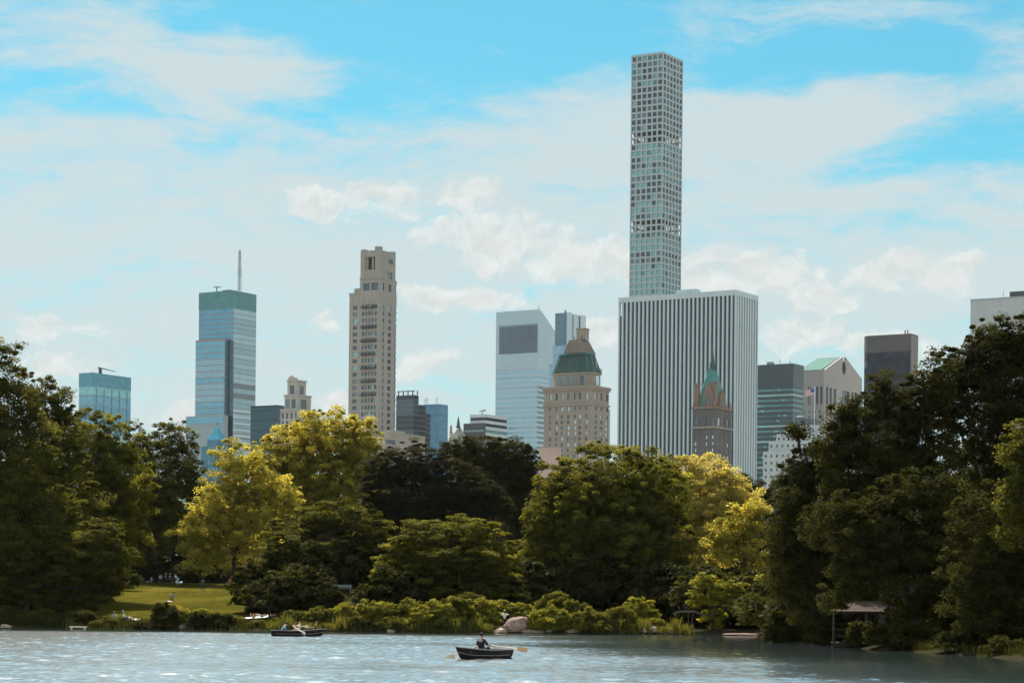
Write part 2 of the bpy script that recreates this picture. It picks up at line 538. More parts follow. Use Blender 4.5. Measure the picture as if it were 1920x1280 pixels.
    for i in range(n):
        za = zc0 + (zc1 - zc0) * i / n; h = (zc1 - zc0) / n
        pts = []
        for k in range(9):
            t = k / 8
            pts.append((.3 + 1.8 * math.sin(t * math.pi), t * b.R))
        pb = [(x, y, za) for x, y in pts] + [(-.2, b.R, za), (-.2, 0, za)]
        pt = [(x, y, za + h * .33) for x, y, _ in [(q[0], q[1], 0) for q in pb]]
        curve.prism(pb, pt)
    curve.build('balcony_band', plain('white_band', (.55, .6, .62), var=.05), b.root)
    band.build('spandrel', brown, b.root)
    # mast
    q = P(449, 541, b.dep(-8, 12)); lx = b.fx(449, 541, 10.0); c = MB(); z0 = b.H; z1 = b.z(469, 450, lx, 10)
    for sx, sy_ in ((-.7, -.7), (.7, -.7), (.7, .7), (-.7, .7)):
        c.tube([(lx + sx * 1.3, 10 + sy_ * 1.3, z0), (lx + sx * .8, 10 + sy_ * .8, z1 - 8), (lx + sx * .5, 10 + sy_ * .5, z1)], .22, 5)
    for k in range(14):
        zz = z0 + (z1 - z0) * k / 14
        c.box(lx - 1.0, lx + 1.0, 9.0, 11.0, zz, zz + .35)
        if k in (5, 6, 7): c.tube([(lx - 2.6, 10, zz + 1), (lx + 2.6, 10, zz + 1)], .2, 5)
    c.build('lattice_mast', gym, b.root)
    c = MB(); lx = b.fx(402, 536); c.tube([(lx, 3, z0), (lx, 3, z0 + 4)], .4, 6); c.tube([(lx - 3, 3, z0 + 4.2), (lx + 4, 3, z0 + 3.6)], .35, 6); c.box(lx + 6, lx + 14, 2, 4, z0, z0 + .9); c.build('roof_crane', dkm, b.root)

    # 3 small tower with blue pyramid roof
    b = Bld('pyramid_roofed_tower', 'small blue tower with a pyramid roof, in front of the masted glass tower', 408, 824, 1500, 372, 440)
    sb = plain('blue_stone', (.09, .20, .26), var=.1); gl3 = glass('bright_blue_pane', (.3, .62, .75), .5)
    rows = [(b.z(836 + 13 * i + 8), b.z(836 + 13 * i)) for i in range(5)]
    xa = b.fx(388); yb_ = b.sy(425)
    b.punched(xa, 0, 0, yb_, 0, b.H, cells(xa, 0, 4, .45), cells(.6, yb_, 4, .45), rows, .5)
    b.w.box(-b.L, xa, 3, b.R, 0, b.z(835)); b.w.box(xa, 0, yb_, b.R, 0, b.z(838))
    m = MB(); ap = (xa / 2, yb_ / 2, b.z(796, 405, xa / 2, yb_ / 2))
    for i in range(6):
        t0, t1 = i / 6, (i + .86) / 6
        r = lambda t: (xa + (ap[0] - xa) * t, 0 + (ap[0] - 0) * t, 0 + ap[1] * t, yb_ + (ap[1] - yb_) * t)
        z0 = b.H + (ap[2] - b.H) * t0; z1 = b.H + (ap[2] - b.H) * (i + 1) / 6
        m.prism(rect(*r(t0), z0), rect(*r(t1), z1))
    m.build('pyramid_roof', glass('blue_roof', (.06, .30, .42), .4, .25), b.root)
    m = MB(); m.tube([(ap[0], ap[1], ap[2] - 1), (ap[0], ap[1], ap[2] + 1.5)], .25, 5); m.build('finial', dkm, b.root)
    b.finish(sb, [gl3])

    # 4 dark glass block
    b = Bld('dark_glass_block', 'low dark teal glass block between the masted tower and the stepped limestone tower', 520, 759, 1650, 470, 534)
    m = MB(); m.box(-b.L, 0, 0, b.R, 0, b.H - 1); m.build('curtain_wall', glass('deep_teal_glass', (.03, .075, .10), .2, .15), b.root)
    m = MB()
    for i in range(12): m.box(-b.L - .1, .1, -.1, b.R, b.H - 4 - i * 7, b.H - 3.5 - i * 7)
    m.box(-b.L - .2, .2, -.2, b.R, b.H - 1, b.H); m.build('spandrel', plain('dark_spandrel', (.04, .06, .07)), b.root)

    # 5 stepped limestone tower
    b = Bld('stepped_tower', 'narrow stepped cream limestone tower with a rounded pediment, above the bright yellow tree', 556, 714, 1600, 539, 574)
    z1 = b.z(742); z2 = b.z(770)
    e1, e2 = 4.6, 8.5
    b.punched(-b.L, 0, 0, b.R, z1, b.H, [(-b.L * .72, -b.L * .22)], [(b.R * .35, b.R * .75)], [(b.z(738), b.z(722))], .5)
    b.punched(-b.L - 1.2, 2.2, -1.7, b.R + 3.0, z2, z1, [(-b.L - .2, -b.L * .55), (-b.L * .35, .6)], [(b.R * .2, b.R * .8)], [(b.z(765), b.z(748))], .5)
    rows = [(b.z(785 + 15 * i), b.z(774 + 15 * i)) for i in range(5)]
    b.punched(-b.L - 3.0, 4.5, -3.7, b.R + 5.5, 0, z2, cells(-b.L - 3.0, 4.5, 4, .5), cells(-3.0, b.R + 5.5, 5, .45), rows, .5)
    for l_, r_, f_, k_, zz in ((0, 0, 0, 0, b.H), (1.2, 2.2, 1.7, 3.0, z1), (3.0, 4.5, 3.7, 5.5, z2)):
        b.w.box(-b.L - l_ - .5, r_ + .5, -f_ - .5, b.R + k_ + .5, zz, zz + 1.0)
    m = MB(); r = 3.2; cx = -b.L * .5
    pf = [(cx + r * math.cos(a), -.4, b.H + 1 + r * .9 * math.sin(a)) for a in [math.pi * k / 10 for k in range(11)]]
    m.prism(pf, [(x, y + 3, z) for x, y, z in pf]); m.build('pediment', lime2, b.root)
    b.finish(lime2, [gg, gd])

    # 6 limestone tower with balconies and crown turrets
    b = Bld('limestone_tower', 'tall slender tan limestone tower with balconies and four corner turrets', 712, 470, 1480, 656, 742)
    xsh = b.fx(675, 550); zsh = b.z(552, 665, b.fx(665, 552))
    rows = [(b.z(570 + 12.6 * i + 7.5), b.z(570 + 12.6 * i)) for i in range(22)]
    fcs = [(b.fx(659), b.fx(667))]
    grp = [(b.fx(677 + 5.9 * i), b.fx(677 + 5.9 * i + 4.2)) for i in range(5)]
    scs = [(b.sy(714.6), b.sy(717.4)), (b.sy(724.6), b.sy(730.4)), (b.sy(737.3), b.sy(740.6))]
    b.punched(-b.L, xsh, 0, b.R, 0, zsh, [fcs[0]], [], rows, .6)
    zmid = b.z(556)
    b.punched(xsh + .01, 0, -.5, b.R, 0, zmid, grp, scs, rows, .6)
    big = [(b.z(548), b.z(528))]
    zc = b.z(520)
    b.punched(xsh + .01, 0, -.2, b.R, zmid, zc, [(b.fx(678), b.fx(690)), (b.fx(693), b.fx(706))], scs, [(b.z(543), b.z(529))], .6)
    # crown with the big open arch
    zo0, zo1 = b.z(504), b.z(480)
    b.punched(xsh + .2, 0, 0, b.R, zc, zo0, [], [(b.sy(723), b.sy(732))], [(b.z(524), b.z(506))], .6)
    xo0, xo1 = b.fx(680, 490, .3), b.fx(706, 490, .3)
    b.w.box(xsh + .2, xo0, 0, b.R, zo0, zo1); b.w.box(xo1, 0, 0, b.R, zo0, zo1)
    b.w.box(xo0, xo1, 4.5, b.R, zo0, zo1)
    for k in (.28, .68):
        xx = xo0 + (xo1 - xo0) * k; b.w.box(xx - .6, xx + .6, 1.2, 2.4, zo0, zo1)
    b.w.box(xsh + .2, 0, 0, b.R, zo1, b.z(468))
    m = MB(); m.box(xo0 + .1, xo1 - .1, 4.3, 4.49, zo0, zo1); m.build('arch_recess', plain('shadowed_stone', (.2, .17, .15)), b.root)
    m = MB(); m.fbox('s', b.sy(725), b.sy(733), b.z(490), b.z(482), -.3, .12, 0); m.build('opening', gd, b.root)
    for (tx, ty) in ((xsh + 2.4, 1.2), (-1.6, 1.2), (-1.6, b.R - 1.6), (xsh + 2.4, b.R - 1.6)):
        m = MB(); r = 2.0; zt_ = b.z(465.5)
        if ty < 2 and tx > -3: zt_ = b.z(462); r = 2.4
        m.tube([(tx, ty, zc), (tx, ty, zt_ - 1.2)], r, 8); m.tube([(tx, ty, zt_ - 1.3), (tx, ty, zt_)], r + .25, 8)
        m.build('turret', lime, b.root)
    b.w.box(xsh, .2, -.7, b.R + .2, zc - .5, zc + .5); b.w.box(-b.L - .3, xsh, -.3, b.R, zsh, zsh + 1.0)
    b.w.box(-b.L + 3.2, xsh, 1, 6, zsh + 1, zsh + 4); 
    for yy in (568.5, 606, 632, 657, 683, 708, 733):
        zz = b.z(yy + 6); m = MB()
        x0, x1 = b.fx(676), b.fx(702)
        m.box(x0, x1, -2.2, -.45, zz - .5, zz)
        m.box(x0, x1, -2.2, -2.1, zz + 1.0, zz + 1.15)
        for k in range(9):
            xx = x0 + (x1 - x0) * k / 8; m.box(xx - .12, xx + .12, -2.2, -2.08, zz, zz + 1.0)
        m.build('balcony', dkm, b.root)
    b.finish(lime, [gd, gg, gt, gb], weights=[6, 5, 2, .6])

    # 7 dark stepped building with floor lines, 8 blue slab behind it
    b = Bld('dark_office_block', 'black stepped office block with pale floor lines, right of the tall limestone tower', 776, 740, 1600, 741, 809)
    bl = MB(); gk = glass('black_glass', (.045, .055, .065), .4, .15)
    xa = b.fx(741); y1 = b.sy(784); y2 = b.sy(798)
    banded(b, xa, 0, 0, y1, b.z(845), b.z(740), 11, .16, bl, [gk, gd], name='window_band')
    banded(b, xa + .2, -.2, y1, y2, b.z(845), b.z(758), 9, .16, bl, [gk])
    banded(b, xa + .4, -.4, y2, b.R, b.z(845), b.z(772), 8, .16, bl, [gk, gd])
    b.w.box(xa + 1, -1, 1, b.R - 1, 0, b.z(845)); b.w.build('lower_floors', dkm, b.root)
    bl.build('floor_line', plain('floor_line', (.13, .15, .16), var=.3), b.root)
    m = MB()
    for k in range(5):
        m.box(xa + 1 + k * 4, xa + 1.6 + k * 4, 1, 1.6, b.H, b.H + 3)
    m.box(xa + .6, 0, .8, 1.4, b.H + 2.6, b.H + 3.2); m.build('roof_screen', dkm, b.root)
    b = Bld('blue_office_tower', 'plain blue office tower with roof aerials, behind the black stepped office block', 824, 757, 1850, 786, 840)
    m = MB(); m.box(-b.L, 0, 0, b.R, 0, b.H); m.build('curtain_wall', glass('slate_blue_glass', (.09, .21, .30), .4, .2), b.root)
    m = MB()
    for i in range(14): m.box(-b.L - .06, .06, -.06, b.R, b.H - 3 - i * 6, b.H - 2.5 - i * 6)
    m.build('spandrel', plain('slate_line', (.08, .17, .23)), b.root)
    for px in (797, 801, 819):
        m = MB(); x = b.fx(px, 757, 3); m.tube([(x, 3, b.H), (x, 3, b.H + 6)], .25, 5); m.tube([(x - 1.2, 3, b.H + 4), (x + 1.2, 3, b.H + 4)], .2, 5); m.build('aerial', gym, b.root)

    # 9 low beige block, 10 gothic gable with spire
    b = Bld('low_beige_block', 'low plain beige block at the foot of the tall limestone tower', 730, 812, 1350, 706, 797)
    m = MB(); m.box(-b.L, 0, 0, b.R, 0, b.H); m.build('wall', lime, b.root)
    m = MB(); m.box(-b.L - .2, .2, -.2, b.R + .2, b.H, b.H + .8); m.box(-b.L * .8, -2, 5, 20, b.H + .8, b.H + 2.4); m.build('parapet', lime, b.root)
    m = MB(); m.fbox('s', b.sy(722), b.sy(740), b.z(832), b.z(824), 0, .1); m.build('panel', gg, b.root)
    b = Bld('gothic_house', 'small pale stone house with a steep gable and a dark slender spire', 852, 812, 1350, 843, 872)
    xw, yw = -b.L, b.R
    m = MB(); m.box(xw, 0, 0, yw, 0, b.H); m.build('wall', lime2, b.root)
    m = MB(); zr = b.z(801); m.prism([(xw, 0, b.H), (0, 0, b.H), (0, yw, b.H), (xw, yw, b.H)], [(xw + .5, yw * .35, zr), (-.3, yw * .35, zr), (-.3, yw * .65, zr), (xw + .5, yw * .65, zr)]); m.build('roof', plain('grey_slate', (.3, .31, .31)), b.root)
    m = MB(); sx, sy_ = xw * .4, b.sy(862); m.tube([(sx, sy_, b.H), (sx, sy_, b.z(797))], 1.4, 8); m.tube([(sx, sy_, b.z(797)), (sx, sy_, b.z(790)), (sx, sy_, b.z(778))], [1.0, .8, .08], 8); m.build('spire', dkm, b.root)
    m = MB(); m.tube([(xw + .6, .6, b.H), (xw + .6, .6, b.z(799)), (xw + .6, .6, b.z(795))], [.8, .7, .05], 8); m.build('pinnacle', tanb, b.root)
    m = MB(); m.fbox('s', b.sy(858), b.sy(863), b.z(826), b.z(816), -.1, .05); m.build('window', gd, b.root)

    # 11 striped black and white block
    b = Bld('striped_block', 'low block striped in black and white with a dish aerial on its roof', 911, 782, 1480, 869, 951)
    st = MB(); pale = plain('pale_stripe', (.55, .58, .58), var=.05)
    xu = b.fx(881, 780)
    n = 6; z1 = b.z(776, 905); z0 = b.z(845); p = (z1 - z0) / n
    for i in range(n):
        m = MB(); m.box(xu + .2, -.2, .2, b.R - .2, z0 + i * p, z0 + i * p + p * .5); m.build('window_band', rnd.choice([gd, gk, gt if i < 4 else gk]), b.root)
        st.box(xu, 0, 0, b.R, z0 + i * p + p * .5, z0 + (i + 1) * p)
    st.build('spandrel', pale, b.root)
    m = MB(); zl = b.z(793, 890); m.box(b.fx(869, 793, -3), -.05, -3, -.05, 0, zl); m.build('side_block', plain('charcoal_panel', (.09, .095, .1)), b.root)
    b.w.box(xu + .5, -.5, .5, b.R - .5, 0, z0); b.w.build('lower_floors', dkm, b.root)
    xa, xb = b.fx(871, 805, -3), b.fx(907, 805, -3)
    for i, (c0, c1) in enumerate(cells(xa, xb, 8, .4)):
        m = MB(); m.fbox('f', c0, c1, b.z(809), b.z(806), 0, .08, -3); m.build('window', gp, b.root)
    m = MB(); x = b.fx(904, 775, 4); zt_ = b.H + 2.4
    m.tube([(x, 4, zt_ - 1.2), (x, 4, zt_ + 2.2)], .4, 6); m.tube([(x - 2, 4, zt_ + 2), (x + 2.2, 4, zt_ + 2.6)], [.5, .9], 8); m.build('dish_aerial', gym, b.root)

    # 12 slant-topped white tower
    b = Bld('slant_topped_tower', 'white and pale blue tower with a slanted roof and a dark louvre panel', 1009, 580, 2080, 930.5, 1046)
    alu = plain('white_aluminium', (.41, .51, .55), rough=.4, var=.04)
    z0 = b.z(690); ztop = b.H; gs3 = glass('pale_blue_ribbon', (.30, .46, .53), .6, .12, var=.08)
    yk = b.sy(1014, 580)
    zend = b.z(628, 1041, 0, b.R)
    b.w.box(-b.L, 0, 0, b.R, 0, b.z(850))
    pr = [(0, 0, z0), (0, b.R, z0), (0, b.R, zend), (0, yk, ztop), (0, 0, ztop)]
    b.w.prism([(-b.L, y, z) for _, y, z in pr], pr)
    n = 17; zb = b.z(850); p = (z0 - zb) / n
    for i in range(n):
        za = zb + i * p
        b.w.box(-b.L, 0, 0, b.R, za + p * .5, za + p)
        m = MB(); m.box(-b.L + .1, -.1, .1, b.R - .1, za, za + p * .5)
        m.build('window_band', gs2 if i % 2 else gs3, b.root)
        if i > 0 and i < 14:
            m = MB(); m.box(-.09, .03, .1, b.R - .1, za + p * .02, za + p * .48); m.build('side_window_band', gg, b.root)
    x0, x1 = b.fx(933.5), b.fx(1005.5); za, zb2 = b.z(662, 970, -18), b.z(609, 970, -18)
    m = MB(); m.box(x0, x1, -.12, .05, za, zb2); m.build('louvre_panel', plain('louvre_grey', (.12, .16, .19), rough=.5), b.root)
    m = MB()
    for k in range(25):
        xx = x0 + (x1 - x0) * (k + .5) / 25; m.box(xx - .22, xx + .22, -.35, -.12, za, zb2 - 1.5)
    m.box(x0, x1, -.3, -.12, zb2 - 1.5, zb2 - .3); m.build('louvre_blades', plain('louvre_blade', (.2, .25, .28), rough=.5), b.root)
    m = MB()
    for k in range(7):
        m.box(-b.L - .05, .05, -.05, b.R * .3, b.z(683) + k * 7.6, b.z(683) + k * 7.6 + .12)
    m.box(-b.L - .1, .06, -.06, b.R * .9, z0 - .8, z0 - .2)
    m.build('panel_joint', plain('joint', (.36, .45, .48)), b.root)
    for k in range(6):
        m = MB(); xx = -b.L + 3 + k * 6; m.tube([(xx, 1, ztop), (xx, 1, ztop + 1.5)], .15, 5); m.build('roof_post', whm, b.root)
    m = MB(); xx = b.fx(1010, 580, 2); m.tube([(xx, 2, ztop), (xx, 2, ztop + 3.5)], .25, 5); m.build('aerial', dkm, b.root)
    b.finish(alu, [gs])

    # 13 three-finned slab tower
    b = Bld('finned_tower', 'slate blue tower of three upright fins behind the green-roofed hotel', 1064, 587, 1950, 1041, 1089)
    slate = glass('slate_fin', (.13, .20, .24), .3, .3); edge = plain('fin_edge', (.5, .58, .6), var=.05)
    for i, (xl, xr_, yt) in enumerate(((1041, 1063, 586), (1065.5, 1075, 590), (1077.5, 1088, 592))):
        y0 = i * 9.0
        x1 = b.fx(xr_, yt, y0); x0 = b.fx(xl - (6 if i else 0), yt, y0); zt_ = b.z(yt, xr_, x1, y0)
        m = MB(); m.box(x0, x1, y0, y0 + 8.5, 0, zt_); m.build('fin', slate, b.root)
        m = MB(); m.box(x1, x1 + .9, y0 - .2, y0 + 8.5, 0, zt_ + .6); m.build('edge_strip', edge, b.root)
    m = MB(); m.box(b.fx(1036.5, 660, -4), b.fx(1062, 660, -4), -4, -.05, 0, b.z(648, 1040, -10, -4)); m.box(b.fx(1030, 690, -7), b.fx(1062, 690, -7), -7, -4.05, 0, b.z(683, 1040, -10, -7)); m.build('stepped_base', glass('pale_slate', (.28, .40, .47), .5, .25), b.root)
    m = MB(); x = b.fx(1060, 586, 3); m.tube([(x, 3, b.H), (x, 3, b.H + 3)], .6, 6); m.build('roof_vent', dkm, b.root)

    # 15 blue sliver behind the hotel, 16 pinkish block at its foot
    b = Bld('narrow_blue_block', 'sliver of a pale blue block showing behind the right edge of the green-roofed hotel', 1139, 768, 1700, 1120, 1144)
    m = MB(); m.box(-b.L, 0, 0, b.R, 0, b.H); m.build('curtain_wall', gs2, b.root)
    m = MB(); m.box(-b.L - .1, .1, -.1, b.R, b.H, b.H + .8); m.build('parapet', whm, b.root)
    b = Bld('pink_block', 'low pink stucco block at the left foot of the green-roofed hotel', 1043, 838, 1200, 1011, 1052)
    m = MB(); m.box(-b.L, 0, 0, b.R, 0, b.H); m.build('wall', plain('pink_stucco', (.48, .34, .29)), b.root)
    m = MB(); m.box(-b.L - .2, .2, -.2, b.R, b.H, b.H + .6); m.build('parapet', tanb, b.root)

    # 14 hotel with green copper roof
    b = Bld('hotel_tower', 'tan brick hotel tower with a green copper mansard and a stone lantern on top', 1112.5, 724, 1290, 1020.5, 1142)
    L, R = b.L, b.R
    rows = [(b.z(776 + 10.6 * i + 6), b.z(776 + 10.6 * i)) for i in range(9)]
    fc = [(b.fx(1028.2 + k), b.fx(1032.6 + k)) for k in (0, 12.2, 22, 34, 46.5, 55.5, 68)]
    sc = [(b.sy(1113.2 + k * 1.0), b.sy(1113.2 + k + 4.6)) for k in (0, 10.5, 21.3)]
    zc2, zc1 = b.z(757), b.z(726)
    b.punched(-L, 0, 0, R, 0, zc2, fc, sc, rows + [(b.z(768), b.z(760.5))], .5)
    b.punched(-L, 0, 0, R, zc2, zc1, fc, sc, [(b.z(747.5), b.z(735))], .7)
    for q, za, h in ((1.0, zc1, 1.2), (.7, zc1 - 1.1, 1.0), (.6, zc2 - .4, .9)):
        b.w.box(-L - q, q, -q, R + q, za, za + h)
    # upper tier with cut corners
    i1 = 2.6; zu0, zu1 = zc1 + 1.2, b.z(700, 1112, -3, 3)
    ch = 3.0
    b.w.prism(octagon(-L + i1, -i1, i1, R - i1, ch, zu0), octagon(-L + i1, -i1, i1, R - i1, ch, zu1))
    b.w.prism(octagon(-L + i1 - .5, -i1 + .5, i1 - .5, R - i1 + .5, ch, zu1), octagon(-L + i1 - .6, -i1 + .6, i1 - .6, R - i1 + .6, ch, zu1 + .9))
    for c0, c1 in cells(-L + i1 + ch + 1, -i1 - ch - 1, 4, .55): 
        b.wins.append(('f', c0, c1, zu0 + .9, zu1 - .8, i1 + .0, -.03))
    b.wins.append(('s', R * .4, R * .6, zu0 + .9, zu1 - .8, -i1, -.03))
    # roof
    zr0, zr1 = zu1 + .9, b.z(664, 1112, -6, 6); i2 = 5.8
    m = MB(); m.prism(octagon(-L + i1 - .2, -i1 + .2, i1 - .2, R - i1 + .2, ch, zr0), octagon(-L + i2, -i2, i2 * .9, R - i2 * .9, 2.2, zr1)); m.build('copper_roof', cop, b.root)
    m = MB(); lo = octagon(-L + i1 - .3, -i1 + .3, i1 - .3, R - i1 + .3, ch, zr0); up = octagon(-L + i2 - .1, -i2 + .1, i2 * .9 - .1, R - i2 * .9 + .1, 2.2, zr1)
    for a_, c_ in zip(lo, up): m.tube([a_, c_], .22, 5)
    m.prism(octagon(-L + i2 - .5, -i2 + .5, i2 * .9 - .5, R - i2 * .9 + .5, 2.2, zr1), octagon(-L + i2 - .5, -i2 + .5, i2 * .9 - .5, R - i2 * .9 + .5, 2.2, zr1 + .9)); m.build('roof_ribs', copb, b.root)
    for k in range(5):
        t = (k + .5) / 5; xx = -L + i1 + ch + (L - 2 * i1 - 2 * ch) * t; m = MB()
        m.prism([(xx - .7, i1 + .1, zr0), (xx + .7, i1 + .1, zr0), (xx + .7, i1 + 2, zr0), (xx - .7, i1 + 2, zr0)], [(xx - .1, i1 + .4, zr0 + 2.4), (xx + .1, i1 + .4, zr0 + 2.4), (xx + .1, i1 + 2, zr0 + 2.6), (xx - .1, i1 + 2, zr0 + 2.6)]); m.build('dormer', lime, b.root)
    # stone cap and lantern
    z3 = zr1 + .9; z4 = b.z(638, 1093, -12, 10); i3, i4 = 9.5, 12.2; cy = R / 2
    m = MB(); hw = R * .36
    m.prism(rect(-L + i3 + 1.2, -i3 + 2.2, cy - hw, cy + hw, z3), rect(-L + i4 + 1, -i4 + 1.5, cy - hw * .6, cy + hw * .6, z4)); m.box(-i3 - 2, -i3 + 1.6, cy - hw * .6, cy + hw * .2, z3, z3 + 2.6); m.build('stone_cap', plain('brown_stone', (.19, .15, .125), var=.2), b.root)
    z5 = b.z(618, 1093, -12, 10); xm0, xm1 = b.fx(1081, 630, cy - 3), b.fx(1096, 630, cy - 3)
    m = MB(); m.box(xm0, xm1, cy - 3.2, cy + 2.2, z4, z5); m.box(xm0 - .3, xm1 + .3, cy - 3.5, cy + 2.5, z5, z5 + .5); m.build('lantern', tanb, b.root)
    m = MB(); m.fbox('f', (xm0 + xm1) / 2 + .6, (xm0 + xm1) / 2 + 1.5, z4 + .3, z4 + 2.4, -.1, .06, cy - 3.2); m.build('lantern_opening', gd, b.root)
    for xx, yy, zz, h in ((xm0 - 1.2, cy - 3, z4, 2.4), (xm1 + 1.4, cy - 3, z4, 3.0), (-i1 - .8, R * .5, zr0 + 3, 5.0), (-i1 + .4, R * .7, zr0, 3.2)):
        m = MB(); m.tube([(xx, yy, zz - .5), (xx, yy, zz + h * .6), (xx, yy, zz + h)], [.5, .35, .1], 6); m.build('pinnacle', lime, b.root)
    b.finish(tanb, [gg, gp, gd, plain('blind_white', (.5, .5, .48))], weights=[5, 3, 4, 1.5])

    # 17 very tall slender grid tower
    b = Bld('grid_tower', 'very tall slender square tower with a grid of square windows, tallest on the skyline', 1244, 97, 1727, 1184, 1281)
    L, R = b.L, b.R
    nr = 42; p = (b.z(97) - b.z(97 + 11.9)) ; nc = 6
    rec = .8
    m = MB(); ztop = b.H - .9
    colsf = cells(-L + .3, -.3, nc, .72); colss = cells(.3, R - .3, nc, .72)
    openr = {12, 13, 26, 27}
    rows = []
    for i in range(nr):
        zb = ztop - (i + 1) * p + p * .14; rows.append((zb, zb + p * .70))
    zlow = ztop - nr * p
    # full-height columns on four sides
    def colgrid(a0, a1, cols):
        out = []; q = a0
        for c0, c1 in cols: out.append((q, c0)); q = c1
        out.append((q, a1)); return out
    pf, ps = colgrid(-L, 0, colsf), colgrid(rec, R - rec, [(max(c0, rec + .2), min(c1, R - rec - .2)) for c0, c1 in colss])
    for a0, a1 in pf:
        m.box(a0, a1, 0, rec, zlow, b.H); m.box(a0, a1, R - rec, R, zlow, b.H)
    for a0, a1 in ps:
        m.box(-rec, 0, a0, a1, zlow, b.H); m.box(-L, -L + rec, a0, a1, zlow, b.H)
    zz = zlow
    edges = sorted(rows)
    bands = []; q = zlow
    for r0, r1 in edges: bands.append((q, r0)); q = r1
    bands.append((q, b.H))
    for z0, z1 in bands:
        m.box(-L + .05, -.05, .05, rec - .1, z0, z1); m.box(-L + .05, -.05, R - rec + .1, R - .05, z0, z1)
        m.box(-rec + .1, -.05, rec - .1, R - rec + .1, z0, z1); m.box(-L + .05, -L + rec - .1, rec - .1, R - rec + .1, z0, z1)
    m.build('concrete_grid', plain('tower_concrete', (.39, .42, .42), var=.04), b.root)
    # glazed floors (closed) between the open drum floors
    zt1 = ztop - 12 * p; zb1 = ztop - 14 * p; zt2 = ztop - 26 * p; zb2 = ztop - 28 * p
    m = MB()
    for z0, z1 in ((zt1, b.H - .2), (zt2, zb1), (zlow, zb2)):
        m.box(-L + rec, -rec, rec, R - rec, z0, z1)
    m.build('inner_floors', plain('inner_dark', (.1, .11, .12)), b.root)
    for z0, z1 in ((zb1, zt1), (zb2, zt2)):
        cx, cy = -L / 2, R / 2; m = MB()
        m.tube([(cx, cy, z0), (cx, cy, z1)], 7.4, 20)
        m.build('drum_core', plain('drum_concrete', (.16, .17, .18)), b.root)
    b.w.box(-L, 0, 0, R, 0, zlow)
    lit = glass('tower_teal_pane', (.22, .42, .41), .5, .12, warp=.03); drk = glass('tower_dark_pane', (.065, .085, .10), .35, .12); mid = glass('tower_mid_pane', (.14, .22, .235), .45, .12)
    # teal and dark floors alternate, more teal lower down
    for i, (r0, r1) in enumerate(rows):
        if i in openr: continue
        t = min(1.0, max(0.0, (i - 8) / 24))
        w_ = [.25 + 2.6 * t if (i * 7 % 5 in (0, 3) or i > 33) else .1 + .9 * t, 2.2 - 1.4 * t, 1.0]
        for k, (c0, c1) in enumerate(colsf): b.wins.append(('f', c0, c1, r0, r1, 0, rec - .02))
        for k, (c0, c1) in enumerate(colss): b.wins.append(('s', c0, c1, r0, r1, 0, rec - .02))
    mats = [lit, drk, mid]
    rowmix = {}
    def pick(w):
        i = int((ztop - w[3]) / p)
        if i not in rowmix:
            r_ = random.Random(i * 13 + 5); t = min(1.0, max(0.0, (i - 7) / 20))
            rowmix[i] = .05 + (.85 if r_.random() < .25 + .4 * t else .12) * (.35 + .65 * t)
        side = .25 if w[0] == 's' else 0
        x = rnd.random()
        pl = min(.95, rowmix[i] + side * (.4 if i > 7 else .05))
        return 0 if x < pl else (1 if x < pl + (1 - pl) * .62 else 2)
    ws = list(b.wins); ws.sort(key=lambda w: (w[0] != 'f', -w[3]))
    b.w.build('lower_shaft', conc, b.root)
    for w in ws[:100]:
        mb = MB(); b.pane(mb, w); mb.build('window', mats[pick(w)], b.root)
    mb = MB()
    for w in ws[100:]:
        mb.m = pick(w); b.pane(mb, w)
    tag(mb.build('window', mats, b.root), kind='stuff')

    # 19 broad striped slab in front of it
    b = Bld('marble_slab_tower', 'broad slab tower striped with white marble piers and dark window bays', 1380, 543, 1508, 1160, 1422)
    L, R = b.L, b.R
    zt_ = b.z(553); nb = 28
    dk = [glass('bay_glass', (.025, .05, .065), .15, .12, warp=.03), glass('bay_glass_light', (.045, .08, .1), .22, .12, warp=.03)]
    zopen = b.z(578)
    bay = L / nb; pw = .40
    core = MB(); core.box(-L + 1.9, -1.9, 1.9, R - 1.9, 0, zopen); core.box(-L + bay + .5, -1.9, 1.9, R - 4.2, zopen, zt_); core.build('core', dkm, b.root)
    for i in range(nb + 1):
        xx = -L + i * bay; w_ = bay * pw / 2 * (1.5 if i in (0, nb) else 1)
        x0 = max(-L, xx - w_); x1 = min(0, xx + w_)
        m = MB(); m.box(x0, x1, 0, 1.7, 0, zt_); m.build('pier', marb, b.root)
        if i < nb and i > 0:
            m = MB(); m.box(xx + w_, -L + (i + 1) * bay - bay * pw / 2, 1.35, 1.88, 0, zt_); m.build('window_bay', dk[rnd.random() < .3], b.root)
        elif i == 0:
            m = MB(); m.box(xx + w_, -L + bay - bay * pw / 2, 1.35, 1.88, 0, zopen); m.build('window_bay', dk[0], b.root)
    ns = 9; bs = R / ns
    for i in range(1, ns + 1):
        yy = i * bs; w_ = bs * .27
        y1 = min(R, yy + w_)
        m = MB(); m.box(-1.7, 0, yy - w_, y1, 0, zt_); m.build('pier', marb, b.root)
    for i in range(ns):
        a0 = 1.71 if i == 0 else i * bs + bs * .27
        m = MB(); m.box(-1.88, -1.3, a0, (i + 1) * bs - bs * .27, 0, zopen if i == ns - 1 else zt_); m.build('window_bay', dk[0], b.root)
    m = MB(); m.box(-L - .05, .05, -.05, R + .05, zt_ + .01, b.H); m.build('parapet_band', marb, b.root)
    yb = 14.0; m = MB(); m.box(b.fx(1268, 545, yb), b.fx(1306, 545, yb), yb, yb + 6, b.H + .01, b.z(540, 1290, -30, yb)); m.build('roof_plant_room', plain('plant_room', (.3, .37, .4)), b.root)

